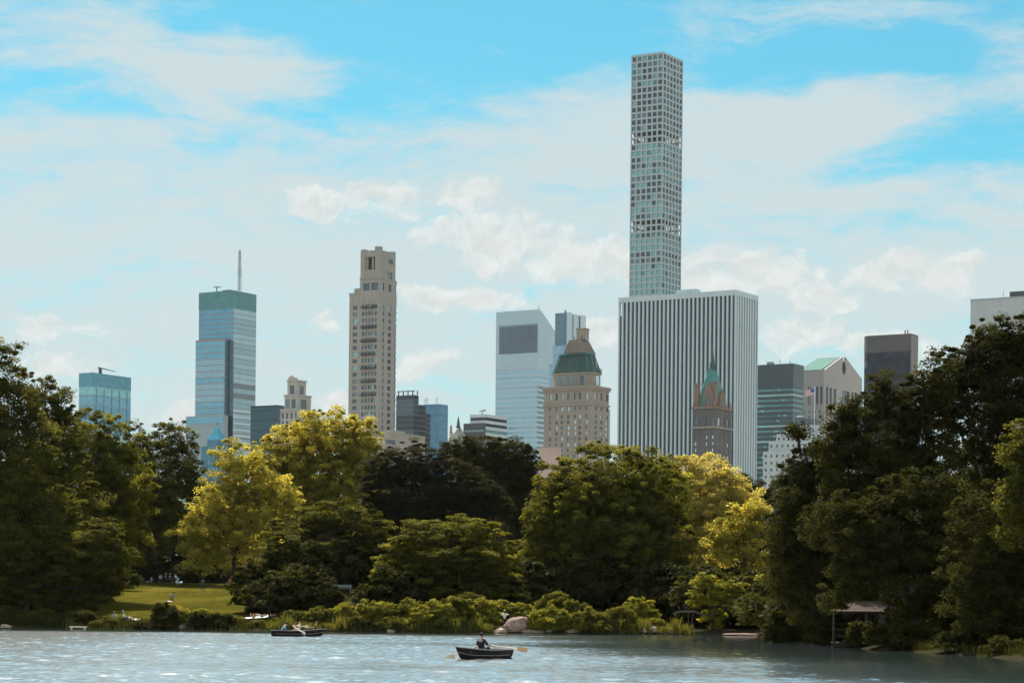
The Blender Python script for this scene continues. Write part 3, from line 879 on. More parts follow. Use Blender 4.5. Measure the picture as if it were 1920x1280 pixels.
    # 20 brick hotel with pointed green spire
    b = Bld('spired_hotel', 'dark brick hotel with a green copper spire and orange dormers before the marble slab tower', 1340.6, 766, 1440, 1298.5, 1371.5)
    L, R = b.L, b.R
    zc1, zc2 = b.z(765), b.z(802)
    dkb = plain('sooty_brick', (.125, .115, .11), var=.15)
    orst = plain('terracotta', (.24, .155, .115), var=.15, scale=1)
    rows = [(b.z(816 + 12 * i + 6.2), b.z(816 + 12 * i)) for i in range(6)]
    fc = [(b.fx(x0), b.fx(x0 + 2.6)) for x0 in (1302, 1310.5, 1322.5, 1334)]
    sc = [(b.sy(x0), b.sy(x0 + 2.8)) for x0 in (1345.5, 1354, 1362.5)]
    b.punched(-L, 0, 0, R, 0, zc2, fc, sc, rows, .4)
    fc2 = [(b.fx(x0), b.fx(x0 + 3.4)) for x0 in (1302, 1311, 1323, 1333.5)]
    sc2 = [(b.sy(x0), b.sy(x0 + 4)) for x0 in (1345, 1353.5, 1362)]
    b.punched(-L, 0, 0, R, zc2 + .9, zc1, fc2, sc2, [(b.z(797), b.z(782))], .5)
    m = MB(); m.box(-L - .8, .8, -.8, R + .8, zc2, zc2 + 1.2); m.build('cornice', plain('cornice_stone', (.3, .25, .21)), b.root)
    m = MB(); m.box(-L - .6, .6, -.6, R + .6, zc1, zc1 + 1.3); m.build('cornice', orst, b.root)
    zr = zc1 + 1.3; cx, cy = -L / 2, R / 2; dpt = b.dep(cx, cy); zz = lambda py: b.z(py, 1338, cx, cy)
    prof = [(zr, .86), (zz(730), .60), (zz(708), .36), (zz(694), .25)]
    m = MB()
    for (za, fa), (zb_, fb) in zip(prof, prof[1:]):
        m.prism(octagon(cx - L / 2 * fa, cx + L / 2 * fa, cy - R / 2 * fa, cy + R / 2 * fa, 2.0 * fa, za), octagon(cx - L / 2 * fb, cx + L / 2 * fb, cy - R / 2 * fb, cy + R / 2 * fb, 2.0 * fb, zb_))
    m.build('copper_roof', copb, b.root)
    m = MB(); m.tube([(cx, cy, zz(695)), (cx, cy, zz(692)), (cx, cy, zz(691)), (cx, cy, zz(683)), (cx, cy, zz(676)), (cx, cy, zz(651))], [2.9, 3.2, 1.9, 1.9, 1.1, .12], 10); m.build('spire', cop, b.root)
    def dormer(face, a, w_, zpk, dd):
        m = MB(); 
        pl = 0.6 if face == 'f' else -.6
        zs_ = zr + (zpk - zr) * .55
        pts = [(a - w_, zr), (a + w_, zr), (a + w_, zs_), (a + w_ * .12, zpk), (a - w_ * .12, zpk), (a - w_, zs_)]
        if face == 'f': A = [(x, pl, z) for x, z in pts]; Bq = [(x, pl + dd, z) for x, z in pts]
        else: A = [(pl, x, z) for x, z in pts]; Bq = [(pl - dd, x, z) for x, z in pts]
        m.prism(A, Bq); o = m.build('dormer', orst, b.root)
        for k in (-.38, .38):
            q = MB(); q.fbox(face, a + w_ * (k - .2), a + w_ * (k + .2), zr + 1.2, zr + (zpk - zr) * .48, 0, .08, pl); q.build('window', gd, o)
        q = MB(); q.fbox(face, a - w_ * .2, a + w_ * .2, zr + (zpk - zr) * .58, zr + (zpk - zr) * .70, 0, .08, pl); q.build('oculus', gd, o)
    dormer('f', b.fx(1324.5), 3.3, zz(724), 7)
    dormer('s', b.sy(1356), 4.2, zz(732), 7)
    for face, px, py in (('f', 1303.5, 721), ('f', 1346, 717)):
        m = MB(); x = b.fx(px, py, 1.5) if px < 1320 else -2.6; yv = 1.6 if px < 1320 else 4.0
        if px < 1320: x = -L + 2.2
        zt2 = b.z(py, px, x, yv)
        m.box(x - 1.5, x + 1.5, yv - 1.2, yv + 1.6, zr, zt2); m.box(x - 1.8, x + 1.8, yv - 1.5, yv + 1.9, zt2, zt2 + .7); m.build('chimney', orst, b.root)
    for x, yv in ((-.8, .6), (-.8, R - .8), (-L + .8, .4), (-.8, R * .25)):
        m = MB(); m.tube([(x, yv, zr), (x, yv, zr + 3), (x, yv, zr + 4.5)], [.7, .6, .1], 6); m.build('pinnacle', orst, b.root)
    b.finish(dkb, [gg, glass('bright_pane', (.6, .66, .66), .4), gd], weights=[4, 3, 4])

    # 21 dark green striped block
    b = Bld('green_striped_block', 'dark green office block with thin pale window stripes, right of the marble slab tower', 1487.5, 681, 1700, 1420, 1507)
    gk2 = plain('dark_green_panel', (.055, .075, .085), rough=.4, spec=.5); st = MB()
    z0 = b.z(925); z1 = b.z(722); n = 21; p = (z1 - z0) / n
    gts = [glass('green_ribbon', (.13, .28, .28), .5, .1), glass('green_ribbon_light', (.30, .48, .47), .5, .1), glass('green_ribbon_dark', (.08, .17, .18), .5, .1)]
    for i in range(n):
        m = MB(); m.box(-b.L + .1, -.1, .1, b.R - .1, z0 + i * p, z0 + i * p + p * .38)
        m.build('window_band', rnd.choices(gts, [3, 2, 2])[0], b.root)
        for k in range(7):
            x0 = -b.L + b.L * rnd.random() * .9
            q = MB(); q.box(x0, min(-.2, x0 + rnd.uniform(.8, 3.2)), .04, .1, z0 + i * p + .2, z0 + i * p + p * .35)
            q.build('blind', gts[1], b.root) if (k == 0 or (k == 1 and i % 2)) else None
        st.box(-b.L, 0, 0, b.R, z0 + i * p + p * .38, z0 + (i + 1) * p)
    st.build('spandrel', gk2, b.root)
    m = MB(); m.box(-b.L - .1, .1, -.1, b.R + .1, z1 + .01, b.H); m.build('crown_band', gk2, b.root)
    m = MB(); m.box(-b.L * .8, -b.L * .65, 4, 8, b.H + .01, b.H + 2.5); m.tube([(-b.L * .45, 5, b.H), (-b.L * .45, 5, b.H + 4)], .25, 5); m.tube([(-4, 3, b.H), (-4, 3, b.H + 2)], .4, 5); m.build('roof_plant', gym, b.root)
    b.w.box(-b.L + .5, -.5, .5, b.R - .5, 0, z0); b.w.build('lower_floors', dkm, b.root)

    # 22 gabled granite tower
    b = Bld('gabled_tower', 'pinkish granite tower with a broken gable, round notch and green roof slope', 1545, 694, 1755, 1494, 1616.5)
    gran = plain('pink_granite', (.36, .325, .305), var=.05)
    L, R = b.L, b.R
    zslot1, zslot0 = b.z(724), b.z(757)
    rows = [(b.z(774 + 10 * i), b.z(768 + 10 * i)) for i in range(7)]
    fcols = [(b.fx(1513.5), b.fx(1519)), (b.fx(1528.5), b.fx(1532.5)), (b.fx(1536), b.fx(1540.5))]
    ssl = [(b.sy(a), b.sy(c)) for a, c in ((1547.5, 1551.5), (1554, 1558.5), (1561.5, 1566.5), (1577, 1591.5), (1595, 1599), (1602, 1606.5), (1609.5, 1614.5))]
    b.punched(-L, 0, 0, R, 0, zslot0 - 1.5, cells(-L, -1, 5, .4), [(a, a + (c - a) * .42) for a, c in ssl] + [(a + (c - a) * .58, c) for a, c in ssl], rows, .5)
    b.punched(-L, 0, 0, R, zslot0 - 1.5, b.H, fcols, ssl, [(zslot0, zslot1)], 1.2)
    # gable with round notch
    ym = b.sy(1583, 680); zpk = b.z(671, 1583, 0, ym); rn = 4.3; zn = b.z(690, 1583, 0, ym); hw = 2.6
    zsl = lambda y: b.H + (zpk + 2.0 - b.H) * (1 - abs(y - ym) / (ym if y < ym else R - ym))
    pts = [(0, b.H), (0 + .001, b.H + .01)]
    prof = [(0, b.H), (ym - hw, zsl(ym - hw))]
    a0 = math.pi / 2 + math.asin(hw / rn)
    arc = []
    for k in range(0, 19):
        a = a0 + (2 * math.pi - 2 * math.asin(hw / rn)) * k / 18
        arc.append((ym + rn * .95 * math.cos(a), zn + rn * 1.25 * math.sin(a)))
    left = [q for q in arc]
    # the notch as two half outlines so that the solid has no slit
    bot = zn - rn * 1.25
    half1 = [(0, b.H), (ym, b.H), (ym, bot)] + [q for q in reversed([w for w in arc if w[0] <= ym + 1e-6])] + [(ym - hw, zsl(ym - hw))]
    half2 = [(R, b.H), (R - .001, b.H), (ym + hw, zsl(ym + hw))] + [q for q in reversed([w for w in arc if w[0] >= ym - 1e-6])] + [(ym, bot), (ym, b.H)]
    def extr(mb, poly, xa, xb):
        mb.prism([(xa, y, z) for y, z in poly], [(xb, y, z) for y, z in poly])
    def clean(poly):
        out = []
        for q in poly:
            if not out or (abs(q[0] - out[-1][0]) + abs(q[1] - out[-1][1])) > .02: out.append(q)
        return out
    g_ = MB()
    l1 = sorted([w for w in arc if w[0] <= ym], key=lambda w: w[1]); l2 = sorted([w for w in arc if w[0] >= ym], key=lambda w: w[1])
    extr(g_, clean([(0, b.H), (ym, b.H), (ym, bot)] + l1 + [(ym - hw, zsl(ym - hw))]), -1.3, 0)
    extr(g_, clean([(R, b.H), (ym, b.H), (ym, bot)] + l2 + [(ym + hw, zsl(ym + hw))]), -1.3, 0)
    g_.build('gable', gran, b.root)
    m = MB(); m.box(-1.75, -1.35, ym - rn, ym + rn, bot, zn + rn * 1.2); m.build('notch_back', plain('notch_shade', (.025, .03, .04)), b.root)  # near-black panel puts the shade of a deeper notch into colour
    m = MB(); zr_ = zsl(ym) - 1.0
    m.prism([(-3.5, .8, b.H + .2), (-3.5, ym, b.H + .2), (-3.5, ym, zr_)], [(-L, .8, b.H + .2), (-L, ym, b.H + .2), (-L, ym, zr_)])
    m.prism([(-3.5, ym + .01, b.H + .2), (-3.5, R - .8, b.H + .2), (-3.5, ym + .01, zr_)], [(-L, ym + .01, b.H + .2), (-L, R - .8, b.H + .2), (-L, ym + .01, zr_)])
    m.build('copper_roof', plain('pale_copper', (.05, .135, .11), var=.1, streak=.3), b.root)
    m = MB(); m.box(-L - .3, .15, -.3, .3, b.H, b.H + .8); m.build('cornice', gran, b.root)
    b.finish(gran, [gg, gd], weights=[3, 2])

    # 23 stepped white block with flagpole
    b = Bld('white_stepped_block', 'white stepped apartment block with a flagpole and roof tank, right of the green striped block', 1528, 796, 1350, 1470, 1537)
    wh = plain('white_stone', (.45, .47, .47), var=.06)
    L, R = b.L, b.R
    tiers = ((0, 796, 812), (4, 812, 826), (8, 826, 845), (11, 845, 930))
    for i, (q, y0, y1) in enumerate(tiers):
        z1_, z0_ = b.z(y0), b.z(y1)
        if i == 3: z0_ = 0
        rws = [(b.z(y0 + 6 + 13 * k + 5.5), b.z(y0 + 6 + 13 * k)) for k in range(1 if i < 3 else 5)]
        b.punched(-L - q, q * .5, -q * .5, R + q, z0_, z1_, cells(-L - q, q * .5, 7 + i, .4), cells(-q * .5 + .5, R + q, 4, .4), rws, .4)
    m = MB(); x, yv = -L * .55, R * .5; zt_ = b.H; m.tube([(x, yv, zt_), (x, yv, zt_ + 5)], 3.4, 16); m.tube([(x, yv, zt_ + 5), (x, yv, zt_ + 6.2)], [3.5, .4], 16); m.box(x + 4, x + 9, yv, yv + 5, zt_, zt_ + 4); m.build('roof_tank', plain('tank_grey', (.12, .14, .15)), b.root)
    x = b.fx(1527.5, 740, 4); zp1 = b.z(727, 1527, x, 4)
    m = MB(); m.tube([(x, 4, zt_), (x, 4, zp1)], [.32, .2], 8); m.tube([(x, 4, zp1), (x, 4, zp1 + .6)], .4, 8); pole = m.build('flagpole', whm, b.root)
    fl = MB(); nseg = 10; fw, fh = 5.6, 4.0
    for j in range(13):
        for k in range(nseg):
            fl.m = 0 if j % 2 == 0 else 1
            if j < 7 and k < 4: fl.m = 2
            za = zp1 - .3 - fh * j / 13; zb_ = zp1 - .3 - fh * (j + 1) / 13
            xa = x - .3 - fw * k / nseg; xb_ = x - .3 - fw * (k + 1) / nseg
            wv = lambda q: 4 + .45 * math.sin(q * 1.7); dz = lambda q: -.12 * abs(q - x)
            fl.add([(xa, wv(xa), za + dz(xa)), (xb_, wv(xb_), za + dz(xb_)), (xb_, wv(xb_), zb_ + dz(xb_)), (xa, wv(xa), zb_ + dz(xa))], [(0, 1, 2, 3)])
    fo = fl.build('flag', [plain('flag_red', (.5, .06, .06)), plain('flag_white', (.75, .75, .75)), plain('flag_blue', (.06, .1, .3))], pole)
    b.finish(wh, [gg, gd])

    # 24 dark bronze tower
    b = Bld('bronze_glass_tower', 'dark bronze glass tower with a lighter ribbed top, rising over the right-hand trees', 1708, 625, 1640, 1618, 1721.5)
    L, R = b.L, b.R; zb_ = b.z(657)
    c = 3.0
    pl_ = lambda z, q=0: [(-L + c - q, -q, z), (q, -q, z), (q, R, z), (-L - q, R, z), (-L - q, c, z)]
    m = MB(); m.prism(pl_(0), pl_(zb_)); m.build('curtain_wall', glass('bronze_glass', (.05, .055, .075), .3, .1, warp=.05, scale=.1, var=.5), b.root)
    m = MB(); m.prism(pl_(zb_ + .01, .1), pl_(b.H, .1)); m.build('crown_band', plain('bronze_panel', (.13, .12, .115), rough=.4), b.root)
    m = MB()
    for k in range(32):
        xx = -L + c + (L - c) * (k + .5) / 32; m.box(xx - .12, xx + .12, -.32, -.11, zb_ - 1, b.H - .5)
        pass
    for k in range(5):
        yy = R * (k + .5) / 5; m.box(.11, .35, yy - .12, yy + .12, 0, b.H - .5)
    for k in range(4): m.box(-L + c, .2, -.25, -.11, zb_ + (b.H - zb_) * (k + .4) / 4, zb_ + (b.H - zb_) * (k + .4) / 4 + .25)
    m.build('mullion', plain('bronze_mullion', (.16, .14, .125), rough=.4), b.root)
    m = MB(); m.fbox('s', .2, R - .2, 0, b.H - 1, 0, .1, .01); m.build('side_wall', plain('bronze_side', (.30, .27, .25), rough=.5), b.root)
    for px in (1697, 1702):
        m = MB(); xx = b.fx(px, 625, 3); m.tube([(xx, 3, b.H), (xx, 3, b.H + 3)], .4, 6); m.build('roof_vent', dkm, b.root)

    # 25 white slab at the right edge
    b = Bld('white_concrete_tower', 'plain white concrete tower with a dark roof box, at the right edge', 1990, 553, 1700, 1820, 2040)
    m = MB(); m.box(-b.L, 0, 0, b.R, 0, b.H); m.build('wall', plain('white_concrete', (.48, .48, .46), var=.05, streak=.2), b.root)
    m = MB()
    for k in range(1, 12):
        xx = -b.L + b.L * k / 12; m.box(xx - .1, xx + .1, -.06, .05, b.H - 40, b.H - 1)
    m.build('panel_joint', plain('joint_grey', (.44, .45, .45)), b.root)
    m = MB(); m.box(-b.L - .3, .3, -.3, b.R, b.H, b.H + 1.0); m.build('parapet', plain('parapet_grey', (.4, .41, .4)), b.root)
    m = MB(); m.box(b.fx(1893, 560, 4), b.fx(1935, 560, 4), 4, 16, b.H + 1.0, b.H + 5.5); m.build('roof_box', dkm, b.root)
    m = MB(); xx = b.fx(1881, 560, 2); m.tube([(xx, 2, b.H + 1), (xx, 2, b.H + 6)], .2, 5); m.build('aerial', gym, b.root)
# ------------------------------------------------------------------ land and water
def noise_tone(t, vec, scale, detail=4):
    n = t.nodes.new('ShaderNodeTexNoise'); n.inputs['Scale'].default_value = scale; n.inputs['Detail'].default_value = detail
    t.links.new(vec, n.inputs['Vector']); return n.outputs[0]


def land():
    m, t, b, out = nodes('park_grass')
    tc = t.nodes.new('ShaderNodeTexCoord')
    mp = t.nodes.new('ShaderNodeMapping'); mp.inputs['Scale'].default_value = (1, .45, 1); t.links.new(tc.outputs['Object'], mp.inputs[0])
    a = noise_tone(t, mp.outputs[0], .09, 5); c = noise_tone(t, mp.outputs[0], 1.3, 6)
    ad = t.nodes.new('ShaderNodeMath'); ad.operation = 'MULTIPLY_ADD'; ad.inputs[1].default_value = .45
    t.links.new(c, ad.inputs[0]); t.links.new(a, ad.inputs[2])
    cr = t.nodes.new('ShaderNodeValToRGB'); e = cr.color_ramp.elements
    e[0].position = .50; e[0].color = (.022, .022, .004, 1); e[1].position = .92; e[1].color = (.085, .070, .012, 1)  # dark grass patches also stand for dappled tree shade
    k = e.new(.70); k.color = (.046, .042, .006, 1)
    t.links.new(ad.outputs[0], cr.inputs[0])
    # bare earth darkened for tree shade: outside the mown meadow and along the waterline
    at = t.nodes.new('ShaderNodeAttribute'); at.attribute_name = 'meadow'
    mx = t.nodes.new('ShaderNodeMixRGB'); t.links.new(at.outputs['Fac'], mx.inputs[0])
    mx.inputs[1].default_value = (.026, .023, .013, 1); t.links.new(cr.outputs[0], mx.inputs[2])
    # paved city ground beyond the park
    sx = t.nodes.new('ShaderNodeSeparateXYZ'); t.links.new(tc.outputs['Object'], sx.inputs[0])
    fr = t.nodes.new('ShaderNodeMapRange'); fr.inputs[1].default_value = 600; fr.inputs[2].default_value = 900; t.links.new(sx.outputs[1], fr.inputs[0])
    m3 = t.nodes.new('ShaderNodeMixRGB'); t.links.new(fr.outputs[0], m3.inputs[0]); t.links.new(mx.outputs[0], m3.inputs[1]); m3.inputs[2].default_value = (.22, .21, .195, 1)
    t.links.new(m3.outputs[0], b.inputs['Base Color']); b.inputs['Roughness'].default_value = .95; b.inputs['Specular IOR Level'].default_value = 0
    xs = np.concatenate([[-2500, -1500, -700, -350, -200, -140, -100], np.arange(-80, 80.1, 1.6), [100, 140, 200, 350, 700, 1500, 2500]])
    ys = np.concatenate([[-300, -200, -60, 0, 40, 70], np.arange(90, 350, 1.6), [355, 370, 400, 450, 550, 700, 1000, 1500, 2200, 3000]])
    nx, ny = len(xs), len(ys)
    vs = []; md = []
    for y in ys:
        for x in xs:
            z = gz(x, y)
            if y < 30: z = -1.3
            s = inland(x, y)
            bump = .12 * math.sin(x * .31 + y * .11) * math.sin(y * .23 + 1.3) if (0 < s < 110 and abs(x) < 120) else 0
            vs.append((x, y, z + min(1, max(0, s / 8)) * bump - .02))
            mm = min(1, max(0, (s - 1.5) / 3)) if -70 < x < -18 and y < 345 else 0.0
            md.append(mm * min(1, max(0, (-.111 * y - x) / 2)))
    fs = [(j * nx + i, j * nx + i + 1, (j + 1) * nx + i + 1, (j + 1) * nx + i) for j in range(ny - 1) for i in range(nx - 1)]
    me = bpy.data.meshes.new('ground'); me.from_pydata(vs, [], fs)
    at_ = me.attributes.new('meadow', 'FLOAT', 'POINT'); at_.data.foreach_set('value', md)
    me.polygons.foreach_set('use_smooth', [True] * len(fs)); me.materials.append(m)
    tag(link(bpy.data.objects.new('ground', me)), 'grassy park ground rising gently from the lake shore', kind='structure')

    # water: real ripples, calmer under the banks
    m, t, b, out = nodes('lake_water')
    b.inputs['Base Color'].default_value = WATER_COL
    b.inputs['Roughness'].default_value = .13; b.inputs['IOR'].default_value = 8.5; b.inputs['Specular IOR Level'].default_value = .5
    tc = t.nodes.new('ShaderNodeTexCoord')
    mp = t.nodes.new('ShaderNodeMapping'); mp.inputs['Scale'].default_value = (1, 1.6, 1); t.links.new(tc.outputs['Object'], mp.inputs[0])
    n = t.nodes.new('ShaderNodeTexNoise'); n.inputs['Scale'].default_value = 3.0; n.inputs['Detail'].default_value = 3; t.links.new(mp.outputs[0], n.inputs[0])
    at = t.nodes.new('ShaderNodeAttribute'); at.attribute_name = 'breeze'
    sub = t.nodes.new('ShaderNodeVectorMath'); sub.operation = 'SUBTRACT'; sub.inputs[1].default_value = (.5, .5, .5); t.links.new(n.outputs['Color'], sub.inputs[0])
    ml = t.nodes.new('ShaderNodeVectorMath'); ml.operation = 'MULTIPLY'; ml.inputs[1].default_value = (.5, .5, 0); t.links.new(sub.outputs[0], ml.inputs[0])
    sc = t.nodes.new('ShaderNodeVectorMath'); sc.operation = 'SCALE'; t.links.new(ml.outputs[0], sc.inputs[0]); t.links.new(at.outputs['Fac'], sc.inputs['Scale'])
    rr = t.nodes.new('ShaderNodeMapRange'); rr.inputs[1].default_value = .05; rr.inputs[2].default_value = .8; rr.inputs[3].default_value = .015; rr.inputs[4].default_value = .18
    t.links.new(at.outputs['Fac'], rr.inputs[0]); t.links.new(rr.outputs[0], b.inputs['Roughness'])
    g = t.nodes.new('ShaderNodeNewGeometry'); ad = t.nodes.new('ShaderNodeVectorMath'); t.links.new(g.outputs['Normal'], ad.inputs[0]); t.links.new(sc.outputs[0], ad.inputs[1])
    no = t.nodes.new('ShaderNodeVectorMath'); no.operation = 'NORMALIZE'; t.links.new(ad.outputs[0], no.inputs[0]); t.links.new(no.outputs[0], b.inputs['Normal'])
    xs = np.concatenate([[-400, -200, -120, -80, -65], np.arange(-56, 60.01, .24), [70, 90, 130, 220, 400]])
    ys = np.concatenate([[-60, 0, 30, 50, 60], np.arange(68, 236, .24), [240, 250]])
    X, Y = np.meshgrid(xs, ys)
    R_ = np.random.RandomState(3)
    Zs = np.zeros_like(X); 
    for k in range(46):
        lam = .52 * (5.0 ** R_.rand()); an = R_.normal(0, .75) + .25
        kx, ky = math.sin(an) * 2 * math.pi / lam, math.cos(an) * 2 * math.pi / lam
        Zs += (.0165 * lam ** .8) * np.sin(kx * X + ky * Y + R_.rand() * 6.28) * (.6 + .4 * np.sin(.07 * X + .05 * Y + k))
    Zs *= .43
    sd = np.vectorize(inland)(X, Y)
    calm = np.clip((-sd - 6.0) / 28.0, 0, 1); calm = calm * calm * (3 - 2 * calm)
    calm = .07 + .93 * calm
    gust = .5 + .25 * np.sin(.035 * X + .11 * Y + 1.0 * np.sin(.05 * X)) + .25 * np.sin(.021 * X - .21 * Y + 1.7 * np.sin(.03 * X + 2))
    amp = calm * (.72 + .5 * gust)
    inside = (np.abs(X) < 58) & (Y > 67) & (Y < 237)
    Z = np.where(inside, Zs * amp, 0)
    nx, ny = len(xs), len(ys)
    V = np.stack([X, Y, Z], -1).reshape(-1, 3)
    idx = np.arange(nx * ny).reshape(ny, nx)
    Fq = np.stack([idx[:-1, :-1], idx[:-1, 1:], idx[1:, 1:], idx[1:, :-1]], -1).reshape(-1)
    me = bpy.data.meshes.new('water'); me.vertices.add(len(V)); me.vertices.foreach_set('co', V.astype(np.float32).ravel())
    me.loops.add(len(Fq)); me.loops.foreach_set('vertex_index', Fq.astype(np.int32))
    nf = len(Fq) // 4
    me.polygons.add(nf); me.polygons.foreach_set('loop_start', np.arange(0, nf * 4, 4, dtype=np.int32)); me.update(calc_edges=True)
    a = me.attributes.new('breeze', 'FLOAT', 'POINT'); a.data.foreach_set('value', amp.astype(np.float32).ravel())
    me.polygons.foreach_set('use_smooth', np.ones(nf, dtype=bool)); me.materials.append(m)
    tag(link(bpy.data.objects.new('water', me)), 'rippled lake water', kind='structure')


WATER_COL = (.03, .042, .04, 1); WATER_SPEC = .9

# ------------------------------------------------------------------ foliage
def ball(R_, n):
    v = R_.normal(size=(n, 3)); return v / np.linalg.norm(v, axis=1, keepdims=True)


def leaf_quads(R_, C, rad, out, per, size, flat, up=.7):
    """leaf shaped faces in clumps: C (n,3) clump centres, rad (n,), out (n,3) outward"""
    n = len(C); k = per
    i = np.repeat(np.arange(n), k)
    p = ball(R_, n * k) * (R_.rand(n * k, 1) ** .42) * rad[i][:, None]
    p[:, 2] *= flat
    p += C[i]
    nr = ball(R_, n * k) * .75 + out[i] * .45 + np.array([0, 0, up])
    nr /= np.linalg.norm(nr, axis=1, keepdims=True)
    t = np.cross(nr, ball(R_, n * k)); t /= (np.linalg.norm(t, axis=1, keepdims=True) + 1e-6)
    bt = np.cross(nr, t)
    s = size * (.65 + .7 * R_.rand(n * k, 1))
    L, W = t * s * .5, bt * s * .3
    V = np.stack([p - L, p + W - L * .1, p + L, p - W - L * .1], 1)
    ct = R_.rand(n)
    tone = np.clip(.55 * ct[i] + .45 * R_.rand(n * k) , 0, 1)
    return V, tone


def crown_mesh(seed, lobes, size=.36, clump=1.15, dens=1.0, flat=.6, per=95, core=True, up=.7, rough=.22):
    """lobes: (centre(3), radii(3)) in the tree's own space"""
    R_ = np.random.RandomState(seed)
    Cs, Rs, Os = [], [], []
    for c, r in lobes:
        c = np.array(c); r = np.array(r)
        area = 4 * math.pi * ((r[0] * r[1]) ** 1.6 / 3 + (r[0] * r[2]) ** 1.6 / 3 + (r[1] * r[2]) ** 1.6 / 3) ** (1 / 1.6)
        n = max(6, int(area / (clump * clump * 2.3) * dens))
        d = ball(R_, n)
        # big soft hollows and bulges so that the outline is uneven
        ph = R_.rand(3) * 6.28
        w = np.sin(d[:, 0] * 4 + ph[0]) * np.sin(d[:, 1] * 4 + ph[1]) + .6 * np.sin(d[:, 2] * 7 + ph[2])
        f = .88 + rough * .55 * w + rough * R_.normal(size=n) * .55
        f = np.clip(f, .5, 1.12)
        p = c + d * r * f[:, None]
        Cs.append(p); Os.append(d); Rs.append(clump * (.45 + .8 * R_.rand(n) ** 1.4))
        # loose sprays reaching out of the crown
        n3 = max(2, n // 6); d3 = ball(R_, n3); d3[:, 2] = np.abs(d3[:, 2]) * .9 + .05; d3 /= np.linalg.norm(d3, axis=1, keepdims=True)
        p3 = c + d3 * r * (.95 + .12 * R_.rand(n3))[:, None]
        Cs.append(p3); Os.append(d3); Rs.append(clump * (.2 + .3 * R_.rand(n3)))
        if core:
            n2 = max(4, n // 4); d2 = ball(R_, n2)
            Cs.append(c + d2 * r * (.25 + .45 * R_.rand(n2))[:, None]); Os.append(d2); Rs.append(clump * 1.5 * np.ones(n2))
    C = np.concatenate(Cs); O = np.concatenate(Os); Rr = np.concatenate(Rs)
    return leaf_quads(R_, C, Rr, O, per, size, flat, up)


BARK = None


def make_tree(name, label, D, basepx, lobes_px, mat, seed, size=.36, clump=1.15, dens=1.0, flat=.6, per=95, deep=.85, up=.7, rough=.22,
              trunk_r=.35, group=None, cat='tree', sink=.3, spread=.25, limbs=True):
    """lobes_px: ellipses (px, py, rx, ry[, nearer]) of the crown as it stands at distance D, given depth of their own"""
    R_ = np.random.RandomState(seed + 1000)
    base = on_ground(basepx, D); base.z -= sink
    root = thing(name, label, cat, base, 0, group)
    lobes = []
    for l in lobes_px:
        px, py, rx, ry = l[:4]
        dd = l[4] if len(l) > 4 else R_.uniform(-spread, spread) * rx * D / F
        DD = D + dd
        c = P(px, py, DD) - base
        sx, sz = rx * DD / F, ry * DD / F
        sx, sz = sx * 1.06, sz * 1.06
        lobes.append(((c.x, c.y, c.z), (sx, max(min(sx, sz * 1.3), .7 * sx) * deep, sz)))
    if cat == 'tree': size, clump, per = size * .78, clump * .86, int(per * 1.2)
    V, tone = crown_mesh(seed, lobes, size, clump, dens, flat, per, True, up, rough)
    # keep leaves above the ground
    zmin = V[:, :, 2].min(axis=1); keep = zmin > sink + .1
    quads('crown', V[keep], mat, root, tone[keep])
    tm = MB()
    zt = max(c[2] for c, r in lobes); cx = sum(c[0] for c, r in lobes) / len(lobes); cy = sum(c[1] for c, r in lobes) / len(lobes)
    top = Vector((cx * .7, cy * .7, zt * .8)); k0 = Vector((cx * .15, cy * .1, zt * .35))
    tm.tube([(0, 0, -.3), (0, 0, .25), k0 * .5, k0, (k0 + top) / 2, top], [trunk_r * 1.35, trunk_r, trunk_r * .85, trunk_r * .72, trunk_r * .45, trunk_r * .12], 9)
    if limbs:
        for c, r in lobes:
            c = Vector(c)
            s0 = k0 * R_.uniform(.6, 1.0) if c.z > k0.z else k0 * .7
            mid = (s0 + c) / 2 + Vector((0, 0, .08 * c.z))
            kk = min(1.0, r[0] / 2.0); tm.tube([s0, mid, c], [trunk_r * .42 * kk, trunk_r * .28 * kk, trunk_r * .1 * kk], 6)
            for q in range(3):
                d = Vector(ball(R_, 1)[0]); e = c + Vector((d.x * r[0], d.y * r[1], abs(d.z) * r[2])) * .85
                tm.tube([mid.lerp(c, .5), (c + e) / 2, e], [trunk_r * .2, trunk_r * .12, .03], 5)
    tm.build('trunk', BARK, root, smooth=True)
    return root


def copy_tree(root, loc, rz, label, sc=1.0):
    r = root.copy(); COL.objects.link(r); r.location = loc; r.rotation_euler = (0, 0, rz); r.scale = (sc, sc, sc); r['label'] = label
    for ch in root.children:
        c = ch.copy(); COL.objects.link(c); c.parent = r
    return r


